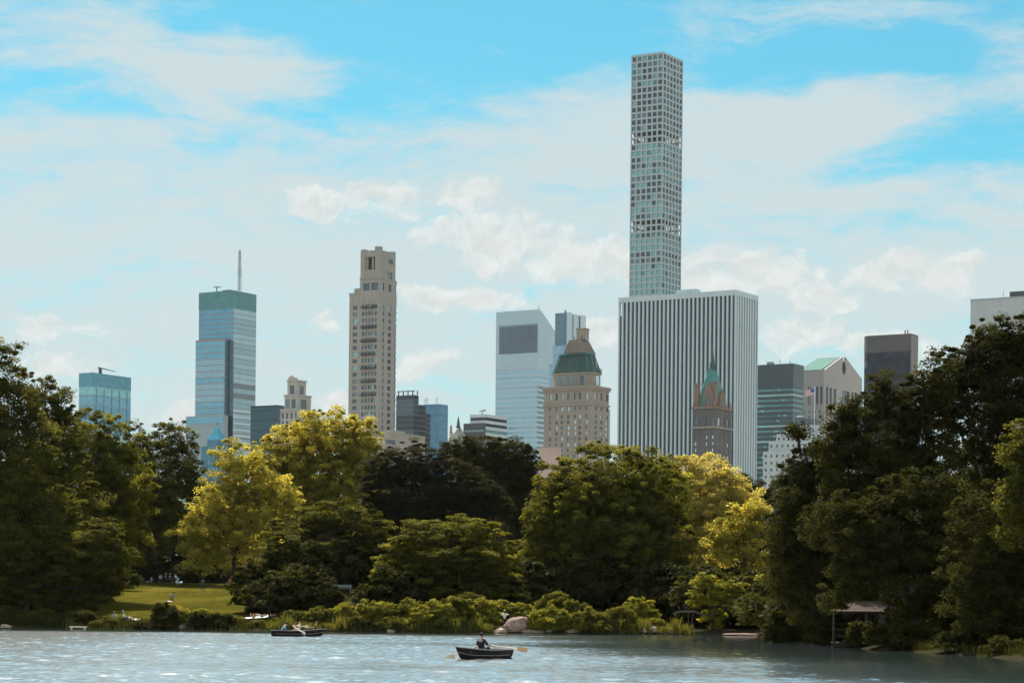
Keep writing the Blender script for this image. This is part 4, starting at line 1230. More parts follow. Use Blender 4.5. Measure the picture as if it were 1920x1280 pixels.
def woods():
    global BARK
    BARK = plain('bark', (.07, .055, .042), rough=.95, var=.3, scale=2.5, streak=.3, spec=.1)
    LM = dict(
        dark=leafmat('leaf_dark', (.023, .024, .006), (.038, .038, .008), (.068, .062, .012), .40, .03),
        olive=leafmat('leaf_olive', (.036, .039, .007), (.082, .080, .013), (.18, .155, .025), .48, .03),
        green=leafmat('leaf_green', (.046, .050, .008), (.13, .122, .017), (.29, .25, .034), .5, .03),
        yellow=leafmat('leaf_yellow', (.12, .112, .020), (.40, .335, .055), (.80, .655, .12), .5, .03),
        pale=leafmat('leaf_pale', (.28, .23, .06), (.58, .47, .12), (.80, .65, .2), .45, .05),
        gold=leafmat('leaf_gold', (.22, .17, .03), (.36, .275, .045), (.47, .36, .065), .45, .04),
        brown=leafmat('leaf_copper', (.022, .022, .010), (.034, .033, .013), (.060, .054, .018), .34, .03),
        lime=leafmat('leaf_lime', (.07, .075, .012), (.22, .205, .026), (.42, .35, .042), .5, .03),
    )
    T = make_tree
    # ---- left bank
    T('broadleaf_tree', 'tallest dark green tree, cut by the left edge', 245, -25,
      [(-5, 690, 48, 55), (-25, 790, 80, 120), (35, 775, 40, 80), (30, 880, 85, 120), (-20, 980, 110, 110), (60, 990, 90, 100)], LM['olive'], 11, trunk_r=.5, clump=1.25)
    T('broadleaf_tree', 'round-headed tree just right of the tallest left-edge tree', 258, 95,
      [(82, 742, 38, 42), (112, 770, 22, 40), (100, 830, 55, 60), (90, 920, 80, 110), (130, 990, 80, 90)], LM['olive'], 12, trunk_r=.4)
    T('broadleaf_tree', 'spreading mid-green tree in front of the blue-green glass slab', 272, 190,
      [(165, 815, 50, 50), (222, 830, 38, 42), (175, 890, 75, 80), (225, 920, 65, 85), (180, 1000, 90, 80), (140, 940, 70, 90)], LM['green'], 13, trunk_r=.4, dens=.95)
    T('broadleaf_tree', 'thin-topped dark tree between the left bank trees and the yellow-green tree', 328, 290,
      [(268, 838, 34, 42), (325, 822, 36, 34), (345, 880, 34, 44), (290, 890, 70, 60), (310, 960, 72, 75), (260, 980, 60, 70)], LM['olive'], 14, trunk_r=.4, rough=.32, dens=.95)
    T('broadleaf_tree', 'low layered tree sweeping over the left shore', 240, 45,
      [(60, 1075, 90, 50), (20, 1020, 80, 55), (150, 1020, 75, 36), (185, 1005, 50, 30), (130, 1075, 75, 42), (195, 1065, 45, 34), (90, 1125, 100, 22), (215, 1040, 34, 22), (212, 1095, 34, 20), (170, 1118, 50, 18)], LM['olive'], 15, flat=.35, trunk_r=.35, up=1.1)
    # ---- behind the meadow
    T('broadleaf_tree', 'yellow-green tree with an open crown and forked trunk behind the meadow', 318, 438,
      [(440, 865, 44, 38), (480, 905, 52, 45), (525, 930, 42, 40), (430, 930, 50, 50), (395, 975, 44, 44), (475, 985, 60, 50), (385, 1035, 50, 36), (455, 1040, 55, 34), (360, 1000, 36, 36)], LM['yellow'], 16, trunk_r=.38, dens=.85, rough=.3, size=.36)
    T('broadleaf_tree', 'bright yellow round tree, tallest of the trees in the middle', 350, 615,
      [(615, 818, 66, 52), (555, 845, 52, 46), (670, 830, 42, 46), (685, 872, 38, 46), (600, 885, 92, 60), (535, 892, 50, 44), (640, 930, 76, 56), (495, 868, 40, 42), (560, 950, 70, 50)], LM['yellow'], 17, trunk_r=.5, size=.4, rough=.26)
    T('copper_beech', 'blackish layered tree right of the bright yellow tree', 302, 795,
      [(770, 868, 62, 38), (720, 900, 44, 52), (820, 900, 75, 42), (870, 925, 70, 34), (900, 948, 55, 24), (770, 940, 90, 60), (840, 970, 70, 40), (715, 965, 40, 40)], LM['brown'], 18, flat=.35, trunk_r=.45, up=1.2, rough=.16, dens=1.5)
    T('broadleaf_tree', 'dark leathery tree behind the blackish tree, below the white slant-topped tower', 335, 925,
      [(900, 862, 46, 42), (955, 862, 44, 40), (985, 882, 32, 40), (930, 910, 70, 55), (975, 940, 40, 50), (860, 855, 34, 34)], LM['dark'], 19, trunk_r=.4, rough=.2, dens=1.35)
    T('layered_tree', 'broad low layered green tree behind the shore bushes, left of the large round tree', 246, 855,
      [(850, 992, 85, 24), (800, 1015, 70, 26), (905, 1018, 62, 26), (755, 1040, 48, 22), (860, 1045, 95, 30), (930, 1060, 48, 34), (800, 1075, 90, 28), (890, 1090, 70, 28), (740, 1080, 40, 24), (850, 1112, 110, 18)], LM['green'], 20, flat=.3, trunk_r=.35, up=1.3, clump=1.05)
    T('layered_tree', 'dark layered tree right of the meadow, under the bright yellow tree', 252, 585,
      [(620, 968, 62, 26), (565, 995, 60, 30), (680, 985, 58, 30), (600, 1030, 100, 34), (540, 1050, 64, 34), (690, 1040, 60, 36), (600, 1080, 105, 34), (515, 1095, 42, 26), (700, 1085, 42, 22), (570, 1112, 85, 18)], LM['olive'], 21, sink=1.6, flat=.32, trunk_r=.35, up=1.2, clump=1.05)
    T('broadleaf_tree', 'large round olive-green tree in the middle, in front of the marble slab tower', 258, 1135,
      [(1130, 905, 92, 72), (1065, 925, 62, 70), (1195, 930, 76, 78), (1040, 975, 54, 66), (1130, 985, 120, 90), (1225, 990, 72, 90), (1255, 1040, 52, 70), (1010, 1030, 36, 44), (1090, 1050, 95, 62), (1190, 1070, 90, 60), (1265, 1085, 36, 48), (1130, 1105, 110, 34)], LM['green'], 22, trunk_r=.5, clump=1.1, rough=.2)
    T('broadleaf_tree', 'pale yellow flowering tree right of the large round tree', 312, 1330,
      [(1330, 890, 40, 36), (1280, 895, 34, 38), (1365, 925, 40, 38), (1310, 940, 60, 50), (1350, 985, 55, 48), (1290, 990, 40, 50), (1300, 868, 22, 18), (1395, 955, 36, 42), (1370, 905, 26, 24), (1320, 1030, 40, 36)], LM['pale'], 23, trunk_r=.4, dens=.9, rough=.3, size=.36)
    T('broadleaf_tree', 'golden tree at the left edge of the dark right-hand trees', 290, 1395,
      [(1400, 975, 34, 34), (1420, 955, 22, 24), (1375, 1000, 40, 36), (1400, 1035, 34, 40), (1350, 1030, 30, 40), (1410, 1080, 24, 34)], LM['yellow'], 24, trunk_r=.3, dens=.85, rough=.32)
    T('broadleaf_tree', 'small yellow-green treetop between the large round tree and the pale yellow tree', 300, 1245,
      [(1240, 885, 36, 32), (1215, 905, 34, 36), (1262, 915, 34, 40), (1245, 950, 40, 44)], LM['lime'], 25, trunk_r=.3, rough=.28)
    T('broadleaf_tree', 'small dark round treetop below the right edge of the marble slab tower', 345, 1400,
      [(1398, 915, 30, 25), (1385, 950, 34, 40), (1420, 940, 24, 30), (1440, 930, 22, 14)], LM['dark'], 26, trunk_r=.3)
    T('leafy_sapling', 'sunlit lime-green sapling overhanging the water right of the large round tree', 232, 1335,
      [(1320, 1085, 18, 12), (1345, 1100, 36, 13), (1380, 1098, 20, 10), (1320, 1120, 36, 16), (1365, 1118, 24, 10), (1340, 1155, 22, 16), (1385, 1130, 26, 18), (1425, 1092, 12, 20), (1410, 1140, 16, 14), (1340, 1176, 12, 12)], LM['lime'], 27, trunk_r=.14, clump=.65, per=60, size=.3, flat=.4)
    # ---- right point
    T('broadleaf_tree', 'tallest dark tree at the right edge, in front of the white concrete slab', 178, 1880,
      [(1900, 640, 42, 50), (1860, 640, 40, 44), (1850, 690, 60, 56), (1800, 700, 48, 46), (1765, 745, 42, 42), (1900, 720, 70, 80), (1830, 780, 90, 80), (1910, 850, 90, 110), (1960, 700, 70, 120)], LM['dark'], 31, trunk_r=.5, size=.30, clump=.95, rough=.3)
    T('broadleaf_tree', 'dark spreading tree in front of the bronze glass tower', 174, 1660,
      [(1665, 738, 42, 36), (1620, 772, 42, 36), (1712, 762, 50, 48), (1575, 800, 36, 38), (1752, 718, 40, 48), (1560, 840, 40, 34), (1650, 830, 85, 66), (1740, 830, 60, 70), (1590, 880, 62, 52), (1680, 910, 95, 70), (1600, 955, 62, 44), (1555, 985, 46, 40)], LM['dark'], 32, trunk_r=.45, size=.30, clump=.95, rough=.3)
    T('broadleaf_tree', 'dark tree at the left end of the right-hand trees, below the white stepped block', 180, 1530,
      [(1494, 806, 14, 13), (1535, 862, 44, 34), (1492, 882, 28, 34), (1540, 895, 46, 34), (1500, 935, 52, 42), (1560, 970, 75, 60), (1480, 985, 44, 52), (1500, 1050, 62, 60), (1570, 1060, 70, 60), (1470, 1080, 34, 56), (1510, 1130, 52, 46), (1490, 905, 20, 22)], LM['dark'], 33, trunk_r=.4, size=.30, clump=.95, rough=.3)
    T('broadleaf_tree', 'dark drooping tree beside the wooden shelter', 160, 1720,
      [(1700, 935, 60, 50), (1760, 950, 62, 66), (1660, 990, 56, 50), (1720, 1030, 90, 66), (1600, 1000, 56, 44), (1570, 960, 52, 44), (1630, 1050, 50, 44), (1650, 1070, 52, 46), (1760, 1090, 60, 70), (1790, 1160, 60, 60), (1578, 1085, 36, 34), (1562, 1126, 26, 18), (1706, 1135, 34, 34)], LM['dark'], 34, trunk_r=.4, size=.28, clump=.9, rough=.28)
    T('broadleaf_tree', 'blackish tree hanging over the water at the right edge', 146, 1880,
      [(1860, 980, 75, 66), (1920, 1020, 70, 80), (1840, 1060, 66, 60), (1900, 1110, 80, 60), (1830, 1140, 60, 55), (1880, 1190, 75, 40), (1940, 1190, 60, 40)], LM['dark'], 35, trunk_r=.4, size=.26, clump=.85, rough=.28)
    T('broadleaf_tree', 'yellow-lit green tree reaching in from the right edge', 142, 1960,
      [(1915, 835, 34, 40), (1900, 930, 36, 36), (1945, 880, 60, 90), (1915, 960, 40, 34), (1900, 1000, 30, 26)], LM['olive'], 36, trunk_r=.3, size=.26, clump=.8, rough=.3)
    # ---- trees at the back, seen between the crowns
    proto = None
    for i, (px, D, s) in enumerate(((20, 380, 1.05), (130, 400, 1.0), (235, 372, .95), (345, 385, .85), (420, 370, .8), (520, 395, .85), (640, 410, .9), (740, 380, .8), (830, 400, .85), (930, 390, .85), (1030, 372, .85), (1110, 395, .9), (1210, 380, .85), (1300, 372, .8), (1380, 390, .72), (1460, 380, .75), (1540, 300, .8), (1640, 290, .9), (1760, 280, .95), (1870, 270, 1.0), (1990, 235, .9), (2110, 255, 1.0), (2240, 280, 1.0))):
        if proto is None:
            x = 620
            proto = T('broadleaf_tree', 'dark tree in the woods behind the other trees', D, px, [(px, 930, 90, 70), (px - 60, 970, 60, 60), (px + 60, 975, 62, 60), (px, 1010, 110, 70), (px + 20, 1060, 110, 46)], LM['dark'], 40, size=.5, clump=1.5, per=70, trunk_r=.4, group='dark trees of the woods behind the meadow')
            continue
        q = on_ground(px, D); q.z -= .3
        copy_tree(proto, q, i * 1.3, 'dark tree in the woods behind the other trees', s)
    proto = None
    # ---- low dark bushes closing the back of the meadow
    n = 0
    for px, D, s in ((215, 300, 1.0), (262, 327, .8), (300, 330, .9), (345, 334, .7), (395, 335, .75), (440, 333, .7), (480, 326, .8), (520, 300, .9), (560, 270, 1.0), (620, 268, 1.0), (690, 270, 1.0), (760, 262, .9), (830, 264, .9), (900, 262, 1.0), (960, 268, 1.0), (1030, 270, 1.0), (1100, 268, .9), (1180, 270, 1.0), (1260, 268, 1.0), (1310, 262, 1.1), (1370, 258, 1.1), (1420, 250, 1.1), (170, 285, 1.1), (110, 262, 1.1), (40, 258, 1.1), (-10, 250, 1.1), (500, 252, 1.4), (545, 256, 1.5), (590, 250, 1.4), (640, 254, 1.5), (690, 252, 1.4), (735, 256, 1.5), (785, 250, 1.4), (835, 254, 1.5), (890, 252, 1.4), (945, 256, 1.5), (1000, 252, 1.5), (1060, 256, 1.6), (1115, 254, 1.6), (1170, 256, 1.6), (1225, 252, 1.5), (1275, 248, 1.5), (1325, 240, 1.4), (1370, 238, 1.4), (1300, 246, 1.2), (1345, 246, 1.2), (1395, 244, 1.2), (1430, 236, 1.2), (1465, 224, 1.5), (1490, 214, 1.5), (1510, 203, 1.5), (1530, 194, 1.5), (1560, 186, 1.4), (520, 240, 1.1), (556, 243, 1.2), (572, 241, 1.1), (742, 243, 1.2), (1600, 182, 1.4), (1650, 182, 1.4), (1700, 178, 1.4), (1760, 172, 1.5), (1830, 168, 1.6), (1900, 164, 1.6)):
        if proto is None:
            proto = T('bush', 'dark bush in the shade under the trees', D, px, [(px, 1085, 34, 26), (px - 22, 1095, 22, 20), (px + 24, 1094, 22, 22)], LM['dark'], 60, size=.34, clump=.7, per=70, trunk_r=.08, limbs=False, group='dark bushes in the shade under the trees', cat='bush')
            proto.location = on_ground(px, D)
            continue
        copy_tree(proto, on_ground(px, D), n * 1.1, 'dark bush in the shade under the trees', s * 1.15); n += 1
    return LM


def shore_plants(LM):
    # (px, top row, bottom row, half width, D, material, label)
    spec = [
        (75, 1146, 1178, 34, 233, 'olive', 'reedy green bush at the waterline on the far left'),
        (145, 1146, 1178, 32, 232, 'dark', 'dark low bush by a pale board on the left shore'),
        (196, 1164, 1180, 20, 231, 'olive', 'low bush just left of the picnic blanket on the shore'),
        (262, 1169, 1180, 26, 231, 'dark', 'low dark bush right below the picnic blanket'),
        (312, 1136, 1181, 26, 231, 'dark', 'tall blackish bush left of the shore steps'),
        (372, 1150, 1181, 26, 231, 'dark', 'dark bush right of the shore steps'),
        (415, 1154, 1181, 28, 231, 'dark', 'dark bush left of the low railing on the shore'),
        (336, 1140, 1156, 12, 236, 'gold', 'small golden-yellow bush on the meadow above the shore steps'),
        (368, 1146, 1158, 22, 236, 'lime', 'low yellow-green bush on the meadow behind the shore bushes'),
        (548, 1150, 1184, 30, 233, 'olive', 'dark green bush behind the left rowing boat'),
        (598, 1142, 1185, 34, 233, 'green', 'green bush right behind the bow of the left rowing boat'),
        (648, 1134, 1185, 36, 233, 'lime', 'sunlit bush below the pale bench'),
        (705, 1132, 1186, 38, 233, 'lime', 'sunlit bush right of the one below the pale bench'),
        (762, 1130, 1186, 36, 233, 'green', 'yellow-topped bush in the middle of the shore hedge'),
        (808, 1134, 1187, 36, 232, 'lime', 'lime-topped bush below the broad layered tree'),
        (855, 1122, 1187, 36, 233, 'green', 'tall leafy bush left of the rower, against the shore'),
        (903, 1128, 1187, 34, 234, 'lime', 'sunlit bush right behind the rower'),
        (878, 1114, 1150, 30, 240, 'olive', 'darker bush peeping over the bushes behind the rower'),
        (935, 1130, 1160, 30, 239, 'lime', 'lime bush behind the person in the white shirt'),
        (975, 1134, 1162, 32, 238, 'lime', 'lime bush behind the pink boulder'),
        (1024, 1142, 1190, 38, 231, 'lime', 'sunlit rounded bush right of the pink boulder'),
        (1040, 1114, 1150, 32, 240, 'green', 'broad-leaved bush above the rounded bush by the boulder'),
        (1078, 1132, 1172, 24, 237, 'green', 'small bush between the rounded bush and the dark shore bush'),
        (1102, 1146, 1190, 34, 231, 'green', 'dark-bellied bush over the flat pale rock'),
        (1150, 1144, 1189, 32, 232, 'green', 'leafy bush right of the dark-bellied bush'),
        (1196, 1126, 1186, 34, 235, 'lime', 'tall airy yellow-green bush under the large round tree'),
        (1232, 1165, 1188, 16, 232, 'lime', 'tiny yellow-green bush on the stones left of the dead limb'),
        (1460, 1160, 1190, 14, 205, 'gold', 'small golden sprig at the foot of the dark right-hand trees'),
        (1480, 1150, 1200, 40, 186, 'dark', 'blackish bush at the tip of the right-hand shore'),
        (1545, 1165, 1208, 34, 176, 'dark', 'blackish bush left of the wooden shelter'),
        (1720, 1178, 1220, 40, 155, 'dark', 'blackish bush right of the wooden shelter'),
        (1800, 1190, 1232, 46, 146, 'dark', 'blackish bush overhanging the water at the lower right'),
        (1890, 1200, 1240, 46, 139, 'dark', 'blackish bush in the lower right corner'),
        (820, 1158, 1187, 26, 231, 'olive', 'low dark bush at the waterline left of the rower'),
        (735, 1160, 1186, 30, 231, 'olive', 'low dark bush at the waterline below the lime-topped bushes'),
        (670, 1162, 1185, 34, 231, 'dark', 'low blackish bush at the waterline right of the left boat'),
        (480, 1166, 1182, 16, 232, 'olive', 'low bush below the low railing'),
        (1618, 1172, 1214, 26, 163.5, 'dark', 'blackish bush in front of the left posts of the wooden shelter'),
        (1655, 1176, 1216, 26, 159.5, 'dark', 'blackish bush in front of the middle of the wooden shelter'),
        (1692, 1172, 1220, 28, 156, 'dark', 'blackish bush in front of the right posts of the wooden shelter'),
    ]
    for i, (px, y0, y1, hw, D, mk, label) in enumerate(spec):
        if px < 1300:
            D = shore_far(P(px, 1180, 230).x) + .9 + max(0, D - 231)
        h = y1 - y0; rs = random.Random(i)
        lob = [(px, y0 + h * .40, hw * .62, h * .46), (px - hw * .55, y0 + h * .56, hw * .55, h * .42), (px + hw * .55, y0 + h * .52, hw * .55, h * .44),
               (px + rs.uniform(-.3, .3) * hw, y0 + h * .72, hw * .9, h * .36), (px + rs.uniform(-.7, .7) * hw, y0 + h * rs.uniform(.0, .25), hw * .22, h * .2), (px + rs.uniform(-.9, .9) * hw, y0 + h * rs.uniform(.1, .4), hw * .25, h * .2)]
        make_tree('bush', label, D, px, lob, LM[mk], 200 + i, size=.21, clump=.46, per=80, flat=.6, trunk_r=.05, sink=.15, limbs=False, cat='bush', deep=1.0, rough=.3, dens=1.35)
    # reeds and long grass along the left bank: one uncountable mass
    R_ = np.random.RandomState(5)
    n = 7000; px = np.concatenate([R_.uniform(-10, 250, n // 2), R_.uniform(430, 560, n // 4), R_.uniform(250, 440, n // 8), R_.uniform(1640, 1900, n - n // 2 - n // 4 - n // 8)])
    V = np.zeros((n, 4, 3)); 
    for i in range(n):
        if px[i] < 1000: D = R_.uniform(228.6, 236)
        else: D = None
        if D is None:
            y = R_.uniform(132, 168); xp = 24.5 + max(0, 165 - y) * .165 + R_.uniform(.4, 2.2); q = Vector((xp, y, gz(xp, y)))
        else: q = on_ground(px[i], D)
        h = R_.uniform(.3, 1.3 if px[i] < 140 else .7); lean = R_.normal(0, .16, 2) * h; w = .035
        V[i] = [(q.x - w, q.y, q.z - .1), (q.x + w, q.y, q.z - .1), (q.x + lean[0] + w * .2, q.y + lean[1], q.z + h), (q.x + lean[0] - w * .2, q.y + lean[1], q.z + h)]
    n2 = 9000; W_ = np.zeros((n2, 4, 3)); pq = R_.uniform(505, 1300, n2)
    for i in range(n2):
        if 925 < pq[i] < 1008: pq[i] -= 90
        q0 = P(pq[i], 1180, 230); y = shore_far(q0.x) + .25 + abs(R_.normal(0, 1.6)); q = Vector((q0.x, y, gz(q0.x, y)))
        h = R_.uniform(.2, .75) * (1.9 if math.sin(pq[i] * .09) * math.sin(pq[i] * .031 + 1) > .35 else 1); lean = R_.normal(0, .22, 2) * h; w = .05
        W_[i] = [(q.x - w, q.y, q.z - .1), (q.x + w, q.y, q.z - .1), (q.x + lean[0] + w * .3, q.y + lean[1], q.z + h), (q.x + lean[0] - w * .3, q.y + lean[1], q.z + h)]
    tag(quads('tall_grass', W_, LM['olive'], None, R_.rand(n2)), 'tall grass and weeds between the shore bushes', kind='stuff')
    tag(quads('reeds', V, LM['dark'], None, R_.rand(n) * .5), 'reeds and long grass along the banks', kind='stuff')
# ------------------------------------------------------------------ people
def skin_mesh(verts, edges, radii, root=0, sub=1):
    me = bpy.data.meshes.new('tmp'); me.from_pydata(verts, edges, [])
    o = bpy.data.objects.new('tmp', me); COL.objects.link(o)
    md = o.modifiers.new('skin', 'SKIN'); md.use_smooth_shade = True
    for i, r in enumerate(radii):
        sv = me.skin_vertices[0].data[i]; sv.radius = r if isinstance(r, tuple) else (r, r); sv.use_root = (i == root)
    if sub:
        s = o.modifiers.new('sub', 'SUBSURF'); s.levels = sub; s.render_levels = sub
    dg = bpy.context.evaluated_depsgraph_get()
    out = bpy.data.meshes.new_from_object(o.evaluated_get(dg))
    bpy.data.objects.remove(o); bpy.data.meshes.remove(me)
    return out


SK = {}


def cloth(name, col):
    if name not in SK: SK[name] = plain(name, col, rough=.85, var=.12, scale=9)
    return SK[name]


def person(loc, yaw, label, pose, shirt, pants, skin='skin_light', hair='hair_dark', hat=None, group=None, scale=1.0, sleeves=True, longs=True):
    """pose: pelvis height, lean (forward bend), turn of the head, arms and legs as joint points in the person's space
    (x right, y forward, z up)"""
    cols = dict(skin_light=(.52, .33, .24), skin_tan=(.36, .21, .14), skin_brown=(.16, .09, .06), hair_dark=(.03, .022, .018), hair_brown=(.1, .06, .035), hair_fair=(.35, .24, .12))
    pz = pose.get('pelvis', (0, 0, .93)); lean = pose.get('lean', 0); side = pose.get('side', 0)
    M = Matrix.Translation(pz) @ Matrix.Rotation(side, 4, 'Y') @ Matrix.Rotation(-lean, 4, 'X')
    up = lambda x, y, z: tuple(M @ Vector((x, y, z)))
    V = []; E = []; Rr = []; N = {}

    def v(n, p, r, prev=None):
        V.append(tuple(p)); Rr.append(r); N[n] = len(V) - 1
        if prev: E.append((N[prev], N[n]))
    v('pel', up(0, 0, 0), (.145, .105)); v('spi', up(0, .015, .19), (.125, .09), 'pel'); v('che', up(0, .01, .40), (.15, .105), 'spi')
    v('nek', up(0, .0, .56), .052, 'che'); 
    nod = pose.get('nod', 0)
    hd = lambda x, y, z: up(x, y + (z - .58) * math.sin(nod), .58 + (z - .58) * math.cos(nod))
    v('chin', hd(0, .02, .66), (.062, .07), 'nek'); v('hed', hd(0, .015, .74), (.078, .092), 'chin'); v('crn', hd(0, .0, .81), (.06, .07), 'hed')
    v('nose', hd(0, .115, .70), .012, 'hed')
    arms = pose.get('arms', {}); legs = pose.get('legs', {})
    for sgn, k in ((-1, 'l'), (1, 'r')):
        sh = Vector((sgn * .185, 0, .49))
        v('ear' + k, hd(sgn * .088, .0, .715), .014, 'hed')
        v('sh' + k, up(*sh), .062, 'che')
        el, wr = arms.get(k, ((sgn * .24, -.03, .21), (sgn * .25, .05, -.03)))
        if arms.get('world'): pe, pw = Vector(el), Vector(wr)
        else: pe, pw = Vector(up(*el)), Vector(up(*wr))
        v('el' + k, pe, .043, 'sh' + k); v('wr' + k, pw, .03, 'el' + k)
        d = (pw - pe).normalized(); a = d.orthogonal().normalized(); c = d.cross(a)
        v('pa' + k, pw + d * .07, (.036, .02), 'wr' + k)
        for q, (off, ln) in enumerate(((-.03, .062), (-.01, .078), (.01, .073), (.028, .056))):
            b0 = pw + d * .10 + a * off
            v('f%d%s' % (q, k), b0 + d * .02, .0095, 'pa' + k); v('g%d%s' % (q, k), b0 + d * ln + c * .022, .008, 'f%d%s' % (q, k))
        v('th' + k, pw + d * .055 - a * .045 + c * .012, .0105, 'pa' + k); v('ti' + k, pw + d * .085 - a * .06 + c * .025, .009, 'th' + k)
        kn, an, to = legs.get(k, ((sgn * .11, .02, .50), (sgn * .11, -.01, .09), (sgn * .13, .15, .035)))
        hp = Vector(up(sgn * .09, 0, -.04))
        v('hi' + k, hp, .092, 'pel'); v('kn' + k, kn, .06, 'hi' + k); v('an' + k, an, .04, 'kn' + k); v('to' + k, to, .035, 'an' + k)
    root = thing('person', label, 'person', loc, yaw, group); root.scale = (scale,) * 3
    me = skin_mesh(V, E, Rr); me.materials.append(cloth(skin, cols[skin])); me.name = 'body'
    link(bpy.data.objects.new('body', me), root)

    def garment(name, keys, edges, grow, mat, extra=()):
        vs = [V[N[k]] for k in keys]; idx = {k: i for i, k in enumerate(keys)}
        es = [(idx[a], idx[c]) for a, c in edges]
        rr = [tuple(q + grow for q in (Rr[N[k]] if isinstance(Rr[N[k]], tuple) else (Rr[N[k]],) * 2)) for k in keys]
        m2 = skin_mesh(vs, es, rr); m2.materials.append(mat); m2.name = name
        link(bpy.data.objects.new(name, m2), root)
    if shirt:
        ks = ['pel', 'spi', 'che', 'shl', 'shr'] + (['ell', 'elr'] if sleeves else [])
        es = [('pel', 'spi'), ('spi', 'che'), ('che', 'shl'), ('che', 'shr')] + ([('shl', 'ell'), ('shr', 'elr')] if sleeves else [])
        garment('shirt', ks, es, .024, cloth(*shirt))
    if pants:
        ks = ['pel', 'hil', 'hir', 'knl', 'knr'] + (['anl', 'anr'] if longs else [])
        es = [('pel', 'hil'), ('pel', 'hir'), ('hil', 'knl'), ('hir', 'knr')] + ([('knl', 'anl'), ('knr', 'anr')] if longs else [])
        garment('trousers' if longs else 'shorts', ks, es, .014, cloth(*pants))
    hc = MB(); ring = []
    pts = [hd(0, -.02, .70), hd(0, -.02, .77), hd(0, -.01, .83), hd(0, 0, .875)]
    hc.tube(pts, [.078, .105, .098, .03], 12); hc.build('hair', cloth(hair, cols[hair]), root, smooth=True)
    if hat:
        hm = MB(); hm.tube([hd(0, 0, .80), hd(0, 0, .81)], [.17, .165], 14); hm.tube([hd(0, 0, .81), hd(0, 0, .89), hd(0, 0, .915)], [.105, .095, .05], 14)
        hm.build('hat', cloth(*hat), root, smooth=True)
    return root


def sit_legs(kz=.14, ky=.42, az=-.28, ay=.5, w=.11):
    return {'l': ((-w, ky, kz), (-w, ay, az), (-w, ay + .15, az - .04)), 'r': ((w, ky, kz), (w, ay, az), (w, ay + .15, az - .04))}


# ------------------------------------------------------------------ boats
def boat(label, loc, rz, mats, length=4.3, beam=1.3):
    root = thing('rowing_boat', label, 'rowing boat', loc, rz)
    hullm, railm, woodm, strakem = mats
    n = 15; m = 8; hl = length / 2
    vs = []; fs = []
    bw = lambda t: beam / 2 * (1 - max(0, (t - .35) / .65) ** 2.1) * (.80 + .20 * min(1, t / .35))
    sheer = lambda t: .44 + .22 * max(0, t - .4) ** 1.5 / .46 + .05 * (1 - t)
    keel = lambda t: -.14 + .26 * max(0, (t - .72) / .28) ** 2 + .04 * (1 - t)
    rake = lambda t, f: (-hl + length * t) - (.0 if t < .8 else .34 * ((t - .8) / .2) * (1 - f)) + (-.10 * f if t == 0 else 0)
    for i in range(n + 1):
        t = i / n; b = max(.012, bw(t))
        for j in range(2 * m + 1):
            w = (j - m) / m; a = abs(w)
            y = math.copysign(b * (math.sin(a * math.pi / 2) ** .8 if a else 0), w) * (.90 + .10 * a)
            f = a ** 2.3; z = keel(t) + (sheer(t) - keel(t)) * f
            vs.append((rake(t, f), y, z))
    r = 2 * m + 1
    for i in range(n):
        for j in range(2 * m):
            fs.append((i * r + j, (i + 1) * r + j, (i + 1) * r + j + 1, i * r + j + 1))
    fs.append(tuple(range(r)))
    mb = MB(); mb.add(vs, fs); o = mb.build('hull', hullm, root, smooth=False)
    sd = o.modifiers.new('thick', 'SOLIDIFY'); sd.thickness = .025
    for sgn, e in ((-1, 0), (1, 2 * m)):
        mb = MB(); mb.tube([Vector(vs[i * r + e]) + Vector((0, 0, .01)) for i in range(n + 1)], .028, 6); mb.build('gunwale', railm, root)
        e2 = m + sgn * (m - 2); mb = MB(); mb.tube([Vector(vs[i * r + e2]) + Vector((0, sgn * .012, 0)) for i in range(1, n + 1)], .018, 5); mb.build('rubbing_strake', strakem, root)
        mb = MB(); q = Vector(vs[6 * r + e]); mb.tube([q, q + Vector((0, 0, .13))], .018, 6); mb.tube([q + Vector((-.05, 0, .17)), q + Vector((-.03, 0, .13)), q + Vector((.03, 0, .13)), q + Vector((.05, 0, .17))], .013, 6); mb.build('oarlock', railm, root)
    mb = MB(); mb.tube([Vector(vs[0]) + Vector((0, 0, .01)), Vector(vs[2 * m]) + Vector((0, 0, .01))], .028, 6); mb.build('transom_rail', railm, root)
    for t in (.14, .46, .78):
        b = bw(t) * .93; x = -hl + length * t; z = sheer(t) - .17
        mb = MB(); mb.box(x - .14, x + .14, -b, b, z - .03, z); mb.build('seat', woodm, root)
    mb = MB(); mb.box(-hl + .25, hl - 1.1, -.32, .32, .0, .02); mb.build('floorboard', woodm, root)
    return root


def oar(label, p0, p1, wood, wood2):
    """p0 handle end, p1 blade tip (world)"""
    p0, p1 = Vector(p0), Vector(p1); d = (p1 - p0); L = d.length
    root = thing('oar', label, 'oar', p0); root.rotation_mode = 'QUATERNION'; root.rotation_quaternion = d.to_track_quat('X', 'Z')
    mb = MB(); mb.tube([(0, 0, 0), (.14, 0, 0), (.16, 0, 0), (L - .6, 0, 0), (L - .5, 0, 0)], [.022, .022, .036, .036, .03], 8); mb.build('shaft', wood, root)
    mb = MB(); ol = [(L - .62, -.03), (L - .45, -.12), (L - .02, -.125), (L, -.05), (L, .05), (L - .02, .125), (L - .45, .12), (L - .62, .03)]
    mb.prism([(x, -.011, z) for x, z in ol], [(x, .011, z) for x, z in ol])
    mb.build('blade', wood2, root)
    return root


